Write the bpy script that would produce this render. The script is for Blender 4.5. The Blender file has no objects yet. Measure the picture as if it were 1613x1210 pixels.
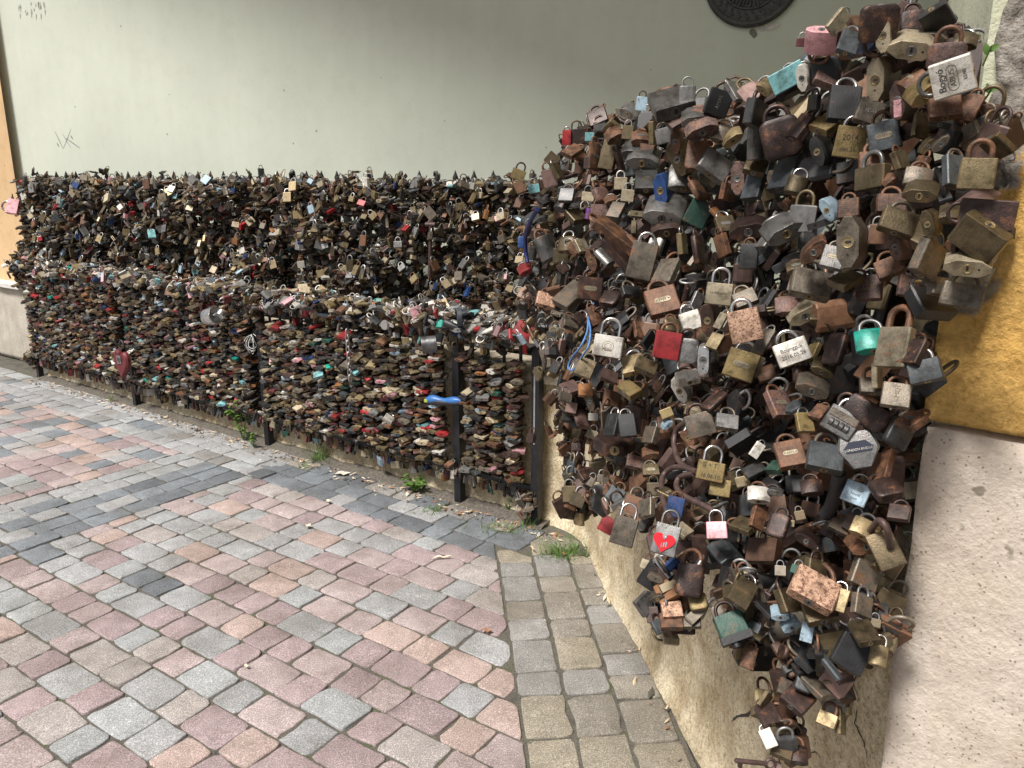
import bpy, bmesh, math, random
import numpy as np
from mathutils import Vector, Matrix, noise
R = math.radians
rng = random.Random(7)
npr = np.random.default_rng(11)
C = bpy.context.scene.collection
SC = bpy.context.scene

# ------------------------------------------------------------------ camera
F, CX, CY, PITCH, H = 1218.0, 806.5, 605.0, R(14.06), 1.6
cp, sp = math.cos(PITCH), math.sin(PITCH)
cam_d = bpy.data.cameras.new('camera')
cam_d.sensor_width = 36.0
cam_d.lens = 36.0 * F / 1613.0
cam_d.clip_start = 0.05
cam_d.clip_end = 800
cam = bpy.data.objects.new('camera', cam_d)
cam.location = (0, 0, H)
cam.rotation_euler = (R(90) - PITCH, 0, 0)
C.objects.link(cam)
SC.camera = cam

# ------------------------------------------------------------------ daylight: bright overcast sky, soft sun over the street
SUN_EL, SUN_DIR = 58.0, (-0.74, -0.673)          # horizontal direction towards the sun
w = bpy.data.worlds.new('World')
SC.world = w
w.use_nodes = True
wn = w.node_tree
for n in list(wn.nodes):
    wn.nodes.remove(n)
sky = wn.nodes.new('ShaderNodeTexSky')
sky.sky_type = 'NISHITA'
sky.sun_disc = False
sky.sun_elevation = R(SUN_EL)
sky.sun_rotation = math.atan2(SUN_DIR[0], SUN_DIR[1])
sky.air_density = 1.0
sky.dust_density = 4.0
sky.ozone_density = 0.3
bg = wn.nodes.new('ShaderNodeBackground')
bg.inputs['Strength'].default_value = 0.05
wo = wn.nodes.new('ShaderNodeOutputWorld')
wn.links.new(sky.outputs[0], bg.inputs['Color'])
wn.links.new(bg.outputs[0], wo.inputs['Surface'])
sd = bpy.data.lights.new('sun', 'SUN')
sd.energy = 3.0
sd.angle = R(13)
sd.color = (1.0, 0.975, 0.95)
sun = bpy.data.objects.new('sun', sd)
v = Vector((SUN_DIR[0] * math.cos(R(SUN_EL)), SUN_DIR[1] * math.cos(R(SUN_EL)), math.sin(R(SUN_EL))))
sun.rotation_euler = v.to_track_quat('Z', 'Y').to_euler()
sun.location = (-3, -4, 8)
C.objects.link(sun)
SC.view_settings.view_transform = 'Standard'
SC.view_settings.look = 'None'
SC.view_settings.gamma = 1.0
SC.view_settings.use_curve_mapping = False
SC.view_settings.exposure = 0.80

# ------------------------------------------------------------------ photogrammetry of the place: rays of the photograph to places in the world
def ray(x, y):
    u = (x - CX) / F
    q = (y - CY) / F
    return Vector((u, cp - sp * q, -(sp + cp * q)))
def at(x, y, t):
    return Vector((0, 0, H)) + ray(x, y) * t
def proj(p):
    z = p[2] - H
    t = p[1] * cp - z * sp
    up = p[1] * sp + z * cp
    return CX + F * p[0] / t, CY - F * up / t, t
def ground(x, y, z=0.0):
    r = ray(x, y)
    return at(x, y, (z - H) / r[2])
FD = Vector((0.809, -0.588, 0))        # along the front railing, towards the camera
FN = Vector((0.588, 0.809, 0))         # into the niche
FO = Vector((0.121, 3.536, 0))         # foot of its end post
def uw(u, w_, z=0.0):
    return FO + FD * u + FN * w_ + Vector((0, 0, z))
WALL0, WALL1 = Vector((-4.63, 7.50, 0)), Vector((2.15, 4.20, 0))   # niche back wall
WD = (WALL1 - WALL0).normalized()
WN = Vector((WD.y, -WD.x, 0))          # out of the wall, towards the street
def on_wall(x, y, off=0.0):
    r = ray(x, y)
    o = Vector((0, 0, H))
    t = ((WALL0 + WN * off - o).dot(WN)) / r.dot(WN)
    return at(x, y, t)

# ------------------------------------------------------------------ materials
def N(nt, t, **kw):
    n = nt.nodes.new(t)
    for k, v in kw.items():
        if k in n.inputs:
            n.inputs[k].default_value = v
        else:
            setattr(n, k, v)
    return n
def new_mat(name):
    m = bpy.data.materials.new(name)
    m.use_nodes = True
    nt = m.node_tree
    b = nt.nodes['Principled BSDF']
    return m, nt, b
def ramp(nt, stops, src):
    r = nt.nodes.new('ShaderNodeValToRGB')
    e = r.color_ramp.elements
    while len(e) < len(stops):
        e.new(0.5)
    for i, (p, c) in enumerate(stops):
        e[i].position = p
        e[i].color = (*c, 1) if len(c) == 3 else c
    nt.links.new(src, r.inputs[0])
    return r
def mixc(nt, fac, a, b, mode='MIX'):
    n = nt.nodes.new('ShaderNodeMix')
    n.data_type = 'RGBA'
    n.blend_type = mode
    for s, v in ((0, fac), (6, a), (7, b)):
        if isinstance(v, (int, float)):
            n.inputs[s].default_value = v
        elif isinstance(v, tuple):
            n.inputs[s].default_value = (*v, 1) if len(v) == 3 else v
        else:
            nt.links.new(v, n.inputs[s])
    return n.outputs[2]
def coords(nt, kind='Object'):
    return nt.nodes.new('ShaderNodeTexCoord').outputs[kind]
def noise_tex(nt, vec, scale, detail=4.0, rough=0.6):
    n = N(nt, 'ShaderNodeTexNoise', Scale=scale, Detail=detail, Roughness=rough)
    nt.links.new(vec, n.inputs['Vector'])
    return n.outputs['Fac']
def bump(nt, b, h, strength=0.4, dist=0.01):
    n = N(nt, 'ShaderNodeBump', Strength=strength, Distance=dist)
    nt.links.new(h, n.inputs['Height'])
    nt.links.new(n.outputs[0], b.inputs['Normal'])
    return n
def geo_pos(nt):
    return nt.nodes.new('ShaderNodeNewGeometry').outputs['Position']

LOCKCOL = {  # key: (base colour, metallic, roughness, rust amount, words)
 'br': ((.54, .43, .24), .60, .42, .30, 'bright brass'),
 'yb': ((.48, .37, .16), .45, .45, .45, 'yellow brass'),
 'cb': ((.62, .54, .38), .45, .45, .30, 'pale brass'),
 'bd': ((.27, .215, .125), .60, .38, .35, 'dull bronze'),
 'gt': ((.30, .26, .205), .50, .40, .42, 'tan grey'),
 'rs': ((.26, .135, .078), .25, .52, .75, 'rusty brown'),
 'rp': ((.36, .23, .20), .25, .55, .55, 'pinkish rusty'),
 'rd': ((.105, .062, .052), .30, .38, .45, 'dark brown'),
 'st': ((.42, .425, .42), .65, .34, .32, 'steel grey'),
 'dg': ((.105, .108, .11), .50, .36, .25, 'dark grey'),
 'sl': ((.16, .185, .20), .45, .42, .18, 'slate grey'),
 'bk': ((.025, .025, .027), .10, .45, .15, 'black'),
 'wh': ((.74, .72, .66), .20, .40, .20, 'whitish'),
 'ch': ((.72, .72, .72), .95, .20, .10, 'chrome'),
 'cr': ((.66, .43, .30), .35, .50, .45, 'copper speckled'),
 're': ((.42, .030, .035), .05, .42, .18, 'red'),
 'mr': ((.20, .050, .060), .10, .42, .25, 'maroon'),
 'bl': ((.024, .075, .24), .15, .40, .40, 'blue'),
 'lb': ((.42, .58, .70), .20, .38, .15, 'light blue'),
 'tl': ((.010, .40, .31), .10, .35, .03, 'jade green'),
 'tq': ((.24, .54, .58), .10, .40, .12, 'pale teal'),
 'gn': ((.030, .12, .085), .10, .45, .35, 'dark green'),
 'pk': ((.66, .36, .40), .20, .40, .12, 'pink'),
 'pp': ((.30, .08, .48), .05, .45, .05, 'purple'),
 'or': ((.46, .21, .08), .15, .55, .40, 'orange rusty'),
}
LM = {}
def lock_mat(key, shackle=False):
    k = (key, shackle)
    if k in LM:
        return LM[k]
    col, met, rough, rust, _ = LOCKCOL[key]
    col = tuple(c_ * (.86 if key in ('wh', 'ch', 'tl', 'pk', 're', 'lb', 'tq', 'cr', 'bl') else .48) for c_ in col)
    m, nt, b = new_mat(('shackle_' if shackle else 'lock_') + LOCKCOL[key][4].replace(' ', '_'))
    co = coords(nt)
    oi = nt.nodes.new('ShaderNodeObjectInfo')
    add = N(nt, 'ShaderNodeVectorMath', operation='ADD')
    sc = N(nt, 'ShaderNodeVectorMath', operation='SCALE')
    sc.inputs['Scale'].default_value = 37.0
    comb = N(nt, 'ShaderNodeCombineXYZ')
    for i in range(3):
        nt.links.new(oi.outputs['Random'], comb.inputs[i])
    nt.links.new(comb.outputs[0], sc.inputs[0])
    nt.links.new(co, add.inputs[0])
    nt.links.new(sc.outputs[0], add.inputs[1])
    vec = add.outputs[0]
    n1 = noise_tex(nt, vec, 2.2, 6, .65)
    n2 = noise_tex(nt, vec, 14.0, 4, .7)
    n3 = noise_tex(nt, vec, 45.0, 2, .6)
    # object to object variation of value
    var = N(nt, 'ShaderNodeMapRange')
    var.inputs['To Min'].default_value = 0.70
    var.inputs['To Max'].default_value = 1.25
    nt.links.new(oi.outputs['Random'], var.inputs[0])
    base = mixc(nt, 1.0, col, var.outputs[0], 'MULTIPLY')
    tarn = ramp(nt, [(0.36, (.40, .36, .31)), (0.50, (.95, .92, .88)), (0.66, (1.22, 1.2, 1.16))], n1).outputs[0]
    base = mixc(nt, 0.85, base, tarn, 'MULTIPLY')
    rustc = ramp(nt, [(0.3, (.050, .028, .020)), (0.52, (.19, .082, .036)), (0.72, (.36, .17, .07))], n2).outputs[0]
    thr = 0.68 - 0.30 * rust
    rm = ramp(nt, [(thr, (0, 0, 0)), (thr + 0.14, (1, 1, 1))], n1).outputs[0]
    rf = N(nt, 'ShaderNodeMath', operation='MULTIPLY')
    nt.links.new(rm, rf.inputs[0])
    rf.inputs[1].default_value = 0.85 if rust > .4 else 0.6
    out = mixc(nt, rf.outputs[0], base, rustc)
    sk = ramp(nt, [(0.54, (1, 1, 1)), (0.66, (.34, .27, .22))], n3).outputs[0]
    out = mixc(nt, 0.7 if key != 'cr' else 1.0, out, sk, 'MULTIPLY')
    if key in ('cr', 'rp'):
        n4 = noise_tex(nt, vec, 11.0, 5, .75)
        sp_ = ramp(nt, [(0.50, (1, 1, 1)), (0.58, (.22, .13, .12))], n4).outputs[0]
        out = mixc(nt, 0.85 if key == 'cr' else .6, out, sp_, 'MULTIPLY')
    nt.links.new(out, b.inputs['Base Color'])
    mm = N(nt, 'ShaderNodeMapRange')
    mm.inputs['To Min'].default_value = met
    mm.inputs['To Max'].default_value = met * .2
    nt.links.new(rf.outputs[0], mm.inputs[0])
    nt.links.new(mm.outputs[0], b.inputs['Metallic'])
    rr = N(nt, 'ShaderNodeMapRange')
    rr.inputs['To Min'].default_value = rough - .10
    rr.inputs['To Max'].default_value = min(.9, rough + .18)
    nt.links.new(n2, rr.inputs[0])
    nt.links.new(rr.outputs[0], b.inputs['Roughness'])
    mp = N(nt, 'ShaderNodeMapping')
    mp.inputs['Scale'].default_value = (60, 60, 3.5)
    nt.links.new(vec, mp.inputs[0])
    scr = noise_tex(nt, mp.outputs[0], 1.0, 3, .6)
    out = mixc(nt, .35, out, ramp(nt, [(.36, (.72, .70, .68)), (.5, (1, 1, 1)), (.66, (1.25, 1.25, 1.25))], scr).outputs[0], 'MULTIPLY')
    nt.links.new(out, b.inputs['Base Color'])
    bev = N(nt, 'ShaderNodeBevel', samples=3)
    bev.inputs['Radius'].default_value = .0011
    if shackle:
        bump(nt, b, n3, 0.05 + .4 * rust, 0.0006)
    else:
        bn = bump(nt, b, n2, 0.15 + .6 * rust, 0.0016)
        nt.links.new(bev.outputs[0], bn.inputs['Normal'])
        # rubbed edges: where the rounded edge turns away from the flat face
        gn = nt.nodes.new('ShaderNodeNewGeometry')
        dp = N(nt, 'ShaderNodeVectorMath', operation='DOT_PRODUCT')
        nt.links.new(bev.outputs[0], dp.inputs[0])
        nt.links.new(gn.outputs['Normal'], dp.inputs[1])
        em_ = ramp(nt, [(.80, (1, 1, 1)), (.985, (0, 0, 0))], dp.outputs['Value']).outputs[0]
        ef = N(nt, 'ShaderNodeMath', operation='MULTIPLY')
        nt.links.new(em_, ef.inputs[0])
        nt.links.new(n2, ef.inputs[1])
        wear = mixc(nt, 1.0, out, (2.4, 2.2, 2.0) if rust < .6 else (2.6, 1.9, 1.5), 'MULTIPLY')
        nt.links.new(mixc(nt, ef.outputs[0], out, wear), b.inputs['Base Color'])
    LM[k] = m
    return m

def flat_mat(name, col, rough=.6, met=0.0, var=.25, scale=30, bumpk=.15, spec=None):
    m, nt, b = new_mat(name)
    vec = geo_pos(nt)
    n1 = noise_tex(nt, vec, scale, 5, .65)
    r_ = ramp(nt, [(.3, tuple(c * (1 - var) for c in col)), (.7, tuple(min(1, c * (1 + var)) for c in col))], n1)
    nt.links.new(r_.outputs[0], b.inputs['Base Color'])
    b.inputs['Roughness'].default_value = rough
    b.inputs['Metallic'].default_value = met
    if bumpk:
        bump(nt, b, n1, bumpk, 0.01)
    return m

# ------------------------------------------------------------------ object helpers
def link(name, me, mat=None, parent=None, loc=None):
    o = bpy.data.objects.new(name, me)
    if mat is not None and me is not None and not me.materials:
        for m in (mat if isinstance(mat, (list, tuple)) else [mat]):
            me.materials.append(m)
    C.objects.link(o)
    if parent is not None:
        o.parent = parent
    if loc is not None:
        o.location = loc
    return o
def empty(name, loc=(0, 0, 0)):
    o = bpy.data.objects.new(name, None)
    o.location = loc
    o.empty_display_size = .05
    C.objects.link(o)
    return o
def tag(o, label=None, cat=None, group=None, kind=None):
    for k, v in (('label', label), ('category', cat), ('group', group), ('kind', kind)):
        if v:
            o[k] = v
    return o
def mesh(name, vs, fs, smooth=None):
    me = bpy.data.meshes.new(name)
    me.from_pydata([tuple(p) for p in vs], [], fs)
    me.validate()
    if smooth is not None:
        me.shade_smooth()
        if smooth < 180:
            me.set_sharp_from_angle(angle=R(smooth))
    me.update()
    return me
class MB:
    def __init__(s):
        s.v, s.f = [], []
    def add(s, vs, fs):
        o = len(s.v)
        s.v += [Vector(p) for p in vs]
        s.f += [tuple(i + o for i in f) for f in fs]
        return s
    def box(s, lo, hi, M=None):
        p = [Vector((x, y, z)) for x in (lo[0], hi[0]) for y in (lo[1], hi[1]) for z in (lo[2], hi[2])]
        if M is not None:
            p = [M @ q for q in p]
        return s.add(p, [(0, 1, 3, 2), (4, 6, 7, 5), (0, 4, 5, 1), (2, 3, 7, 6), (0, 2, 6, 4), (1, 5, 7, 3)])
    def tube(s, pts, r, n=8, cap=True, closed=False):
        pts = [Vector(p) for p in pts]
        rs = r if isinstance(r, (list, tuple)) else [r] * len(pts)
        rings = []
        up = None
        m = len(pts)
        for i, p in enumerate(pts):
            a = pts[(i - 1) % m] if closed else pts[max(i - 1, 0)]
            b_ = pts[(i + 1) % m] if closed else pts[min(i + 1, m - 1)]
            t = (b_ - a).normalized()
            if up is None:
                up = t.orthogonal().normalized()
            up = (up - t * up.dot(t))
            up = up.normalized() if up.length > 1e-6 else t.orthogonal().normalized()
            q = t.cross(up)
            rings.append([p + (up * math.cos(2 * math.pi * k / n) + q * math.sin(2 * math.pi * k / n)) * rs[i] for k in range(n)])
        o = len(s.v)
        for rg in rings:
            s.v += rg
        for i in range(m if closed else m - 1):
            j = (i + 1) % m
            for k in range(n):
                s.f.append((o + i * n + k, o + i * n + (k + 1) % n, o + j * n + (k + 1) % n, o + j * n + k))
        if cap and not closed:
            s.f.append(tuple(o + k for k in reversed(range(n))))
            s.f.append(tuple(o + (m - 1) * n + k for k in range(n)))
        return s
    def prism(s, poly, z0, z1, M=None):
        n = len(poly)
        p = [Vector((x, y, z0)) for x, y in poly] + [Vector((x, y, z1)) for x, y in poly]
        if M is not None:
            p = [M @ q for q in p]
        return s.add(p, [tuple(reversed(range(n))), tuple(range(n, 2 * n))] + [(i, (i + 1) % n, n + (i + 1) % n, n + i) for i in range(n)])
    def mesh(s, name, smooth=None):
        return mesh(name, s.v, s.f, smooth)
def frame(x, y, z, o):
    """matrix with the three axes as columns and origin o"""
    M = Matrix.Identity(4)
    for i, a in enumerate((x, y, z)):
        for j in range(3):
            M[j][i] = a[j]
    for j in range(3):
        M[j][3] = o[j]
    return M
def fbm(p, s, o=4):
    return noise.fractal(Vector(p) * s, 1.0, 2.0, o)
# ================================================================== the setting
# --- ground sheet to the horizon
gm = flat_mat('earth', (.085, .078, .060), .95, var=.4, scale=12)
g = link('ground', mesh('ground', [(-300, -300, -.034), (300, -300, -.034), (300, 300, -.034), (-300, 300, -.034)], [(0, 1, 2, 3)]), gm)
tag(g, kind='structure')

# --- paving: joint bed plus one stone per paver
def paver_mat(name, from_attr):
    m, nt, b = new_mat(name)
    if from_attr:
        a = nt.nodes.new('ShaderNodeAttribute')
        a.attribute_name = 'tint'
        base = a.outputs['Color']
    else:
        base = nt.nodes.new('ShaderNodeObjectInfo').outputs['Color']
    vec = geo_pos(nt)
    n1 = noise_tex(nt, vec, 17, 5, .6)
    n2 = noise_tex(nt, vec, 230, 3, .7)
    n3 = noise_tex(nt, vec, 620, 2, .7)
    n4 = noise_tex(nt, vec, 3.1, 3, .5)
    c = mixc(nt, .8, base, ramp(nt, [(.3, (.78, .78, .76)), (.7, (1.14, 1.13, 1.12))], n1).outputs[0], 'MULTIPLY')
    c = mixc(nt, .8, c, ramp(nt, [(.34, (.46, .44, .44)), (.46, (.96, .96, .96)), (.54, (1, 1, 1)), (.64, (2.0, 1.97, 1.93))], n2).outputs[0], 'MULTIPLY')
    c = mixc(nt, .8, c, ramp(nt, [(.36, (.5, .5, .5)), (.5, (1, 1, 1)), (.62, (1.7, 1.7, 1.68))], n3).outputs[0], 'MULTIPLY')
    c = mixc(nt, .8, c, ramp(nt, [(.34, (.74, .72, .68)), (.58, (1.06, 1.06, 1.06))], n4).outputs[0], 'MULTIPLY')
    spot = noise_tex(nt, vec, 11, 2, .4)
    c = mixc(nt, .8, c, ramp(nt, [(.20, (.40, .38, .36)), (.235, (1, 1, 1))], spot).outputs[0], 'MULTIPLY')
    nt.links.new(c, b.inputs['Base Color'])
    b.inputs['Roughness'].default_value = .72
    b.inputs['Specular IOR Level'].default_value = .35
    mx = N(nt, 'ShaderNodeMath', operation='ADD')
    nt.links.new(n2, mx.inputs[0])
    nt.links.new(n3, mx.inputs[1])
    bump(nt, b, mx.outputs[0], .55, .0022)
    return m
PM, PMA = paver_mat('paver_stone', False), paver_mat('paver_stone_mass', True)
jm, nt, b = new_mat('joint_moss')
vec = geo_pos(nt)
c = ramp(nt, [(.35, (.085, .075, .060)), (.52, (.13, .118, .095)), (.66, (.085, .10, .040))], noise_tex(nt, vec, 9, 6, .7)).outputs[0]
c = mixc(nt, .9, c, ramp(nt, [(.35, (.45, .45, .45)), (.65, (1.3, 1.3, 1.3))], noise_tex(nt, vec, 160, 3, .7)).outputs[0], 'MULTIPLY')
nt.links.new(c, b.inputs['Base Color'])
b.inputs['Roughness'].default_value = .95
bump(nt, b, noise_tex(nt, vec, 120, 4, .7), .8, .006)

PCOL = {'pink': (.430, .355, .348), 'rose': (.378, .300, .305), 'sand': (.420, .385, .368), 'salmon': (.465, .365, .330), 'grey': (.375, .378, .382),
        'pale': (.385, .398, .402), 'slate': (.200, .216, .236), 'blue': (.262, .288, .315), 'beige': (.335, .300, .238), 'dun': (.285, .262, .225), 'ash': (.300, .292, .278)}
def pick(d):
    r_ = rng.random() * sum(d.values())
    for k, v_ in d.items():
        r_ -= v_
        if r_ <= 0:
            return k
    return k
pavers = []   # (polygon in world xy, colour key)
def clip(poly, p, n):
    """keep the side where (q-p).n >= 0"""
    out = []
    for i in range(len(poly)):
        a, b_ = poly[i], poly[(i + 1) % len(poly)]
        da, db = (a - p).dot(n), (b_ - p).dot(n)
        if da >= 0:
            out.append(a)
        if da * db < 0:
            out.append(a + (b_ - a) * (da / (da - db)))
    return out
def area(poly):
    return abs(sum(poly[i].x * poly[(i + 1) % len(poly)].y - poly[(i + 1) % len(poly)].x * poly[i].y for i in range(len(poly)))) / 2
d2, n2_ = FD.xy, FN.xy
o2 = FO.xy
ED = Vector((.084, -.9965))                         # edging direction (towards the camera)
EN = Vector((.9965, .084))
E0 = Vector((-.066, 3.201))
def course(o, a, bdir, length, pitch, width, cols, start, joint, clips=()):
    s = -start
    big = rng.random() < .5
    while s < length:
        l = rng.choice((.196, .205)) if big else rng.choice((.128, .136, .14))
        if rng.random() < .80:
            big = not big
        s1 = s + l
        poly = [o + a * (s + joint), o + a * (s1 - joint), o + a * (s1 - joint) + bdir * (width - joint * 2), o + a * (s + joint) + bdir * (width - joint * 2)]
        sk = rng.gauss(0, .003)
        poly[0] += a * sk
        poly[1] += a * sk
        for q, nn in clips:
            if len(poly) > 2:
                poly = clip(poly, q, nn)
        if len(poly) > 2 and area(poly) > .0022:
            pavers.append((poly, pick(cols)))
        s = s1
fieldA = {'pink': 27, 'rose': 28, 'sand': 13, 'salmon': 10, 'grey': 24, 'pale': 7, 'slate': .5, 'blue': 3}
fieldB = {'pink': 22, 'rose': 18, 'sand': 5, 'salmon': 14, 'grey': 24, 'pale': 3, 'blue': 12}
ED_CLIP = (E0 - EN * .004, -EN)                      # left of the edging
crs = .1365
# courses follow the railing but 1.5 degrees off, as laid
ca = R(1.6)
fd = Vector((d2.x * math.cos(ca) - d2.y * math.sin(ca), d2.x * math.sin(ca) + d2.y * math.cos(ca)))
fn = Vector((-fd.y, fd.x))
# near field, u > -1.76
for i in range(26):
    w0 = -.42 - crs * (i + 1)
    course(o2 + n2_ * w0 + d2 * -1.74, fd, fn, 4.3, .17, crs, fieldA, rng.random() * .16, .0028 if rng.random() < .7 else .0042,
           clips=(ED_CLIP, (o2 + d2 * -1.735, d2), (o2 + n2_ * -.416, -n2_)))
# border of blue-grey stones along the railing: three courses
for i in range(3):
    cols = {'slate': 55, 'blue': 22, 'grey': 12} if i < 2 else {'dun': 40, 'slate': 30, 'ash': 30}
    w0 = -.415 + .1275 * i
    course(o2 + n2_ * w0 + d2 * -1.70, d2, n2_, 2.2, .17, .1275, cols, rng.random() * .15, .0024, clips=(ED_CLIP if i < 1 else (o2 + d2 * (.10 if i == 1 else .30), -d2),))
    cols = {'pale': 30, 'grey': 60, 'ash': 18, 'blue': 4}
    course(o2 + n2_ * (w0 + .03 * (i == 9)) + d2 * -1.70, -d2, n2_, 6.5, .17, .1275, cols, 0, .0024)
# soldier band across the street
for i in range(5):
    cols = {'pale': 45, 'grey': 40, 'blue': 6} if i < 2 else ({'grey': 20, 'blue': 50, 'slate': 14} if i < 4 else {'blue': 40, 'slate': 50, 'grey': 10})
    course(o2 + d2 * (-2.41 + .133 * i + .133) + n2_ * -.42, -n2_, -d2, 4.6, .2, .133, cols, rng.random() * .0, .0024)
# far field
for i in range(26):
    w0 = -.35 - crs * (i + 1)
    course(o2 + n2_ * w0 + d2 * -2.42, -d2, n2_, 5.6, .17, crs, fieldB, rng.random() * .15, .0024, clips=((o2 + d2 * -2.415, -d2), (o2 + n2_ * -.418, -n2_)))
# edging: three courses of dun stones along the low wall
for i in range(3):
    st = E0 + EN * (.158 * i + .005) + ED * (-.06 if i == 0 else -.31)
    course(st, ED, EN, 3.4, .0, .154, {'beige': 34, 'dun': 46, 'ash': 26} if i else {'beige': 30, 'dun': 30, 'ash': 44}, .02 * i, .0036,
           clips=((o2 + n2_ * (-.295 if i == 0 else -.165), -n2_),))

bed_pts = [uw(-9, .06), uw(.25, .06), Vector((.40, 3.32, 0)), Vector((.53, 1.9, 0)), Vector((.75, -.6, 0)), Vector((-5, -3, 0)), uw(-9, -6)]
bed = link('pavement', mesh('pavement', [(p.x, p.y, -.0065) for p in bed_pts], [tuple(reversed(range(len(bed_pts))))]), jm)
tag(bed, kind='structure')

def paver_geo(poly, seed):
    """tumbled stone: rounded, chipped outline, worn edge; ring of 12 points"""
    r_ = random.Random(seed)
    c = sum(poly, Vector((0, 0))) / len(poly)
    if sum(poly[i].x * poly[(i + 1) % len(poly)].y - poly[(i + 1) % len(poly)].x * poly[i].y for i in range(len(poly))) < 0:
        poly = poly[::-1]
    n = len(poly)
    out = []
    for i in range(n):
        p, a, b_ = poly[i], poly[i - 1], poly[(i + 1) % n]
        la, lb = (a - p).length, (b_ - p).length
        k = min(.010 + r_.random() * .017, .34 * la, .34 * lb)
        pa, pb = p + (a - p) * (k / la), p + (b_ - p) * (k / lb)
        out += [pa, (pa + pb) / 2 * .45 + p * .55, pb]
        if n <= 4 and lb > .09:
            out.append(p + (b_ - p) * (.5 + r_.uniform(-.12, .12)) + (c - p) * r_.uniform(-.015, .03))
    out = [q + Vector((r_.gauss(0, .0021), r_.gauss(0, .0021))) for q in out]
    m = len(out)
    h = r_.gauss(0, .0016)
    tx, ty = r_.gauss(0, .010), r_.gauss(0, .010)
    vs, fs = [], []
    for k, (ins, z) in enumerate(((0, -.022), (0.0004, -.0034), (.0022, -.0009), (.0065, .0))):
        for q in out:
            d_ = c - q
            q2 = q + d_.normalized() * ins
            zz = z + h + (q2 - c).x * tx + (q2 - c).y * ty + (r_.gauss(0, .0007) if k >= 2 else 0)
            vs.append((q2.x - c.x, q2.y - c.y, zz))
    vs.append((0, 0, h + .0015))
    for k in range(3):
        for i in range(m):
            j = (i + 1) % m
            fs.append((k * m + i, k * m + j, (k + 1) * m + j, (k + 1) * m + i))
    for i in range(m):
        fs.append((3 * m + i, 3 * m + (i + 1) % m, 4 * m))
    return c, vs, fs
def pv_size(poly):
    c = sum(poly, Vector((0, 0))) / len(poly)
    x, y, t = proj((c.x, c.y, 0))
    if t < .3 or not (-60 < x < 1500 and 500 < y < 1290):
        return 0
    ps = [Vector(proj((p.x, p.y, 0))[:2]) for p in poly]
    a_ = area(ps)
    return a_
pavers.sort(key=lambda p: -pv_size(p[0]))
massv, massf, massc = [], [], []
for i, (poly, ck) in enumerate(pavers):
    col = PCOL[ck]
    f_ = rng.uniform(.90, 1.10)
    col = tuple(c_ * f_ * (.70 if ck in ('slate', 'blue') else .82) for c_ in col)
    c, vs, fs = paver_geo(poly, i)
    if i < 300:
        o = link('paver', mesh('paver', vs, fs, 180), PM, bed, (c.x, c.y, 0))
        o.color = (*col, 1)
    else:
        o_ = len(massv)
        massv += [(a + c.x, b_ + c.y, z) for a, b_, z in vs]
        massf += [tuple(k + o_ for k in f) for f in fs]
        massc += [(*col, 1)] * len(vs)
me = mesh('paver_mass', massv, massf, 180)
ca_ = me.attributes.new('tint', 'FLOAT_COLOR', 'POINT')
ca_.data.foreach_set('color', np.array(massc, dtype=np.float32).ravel())
tag(link('paver_mass', me, PMA, bed), kind='stuff')

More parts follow.
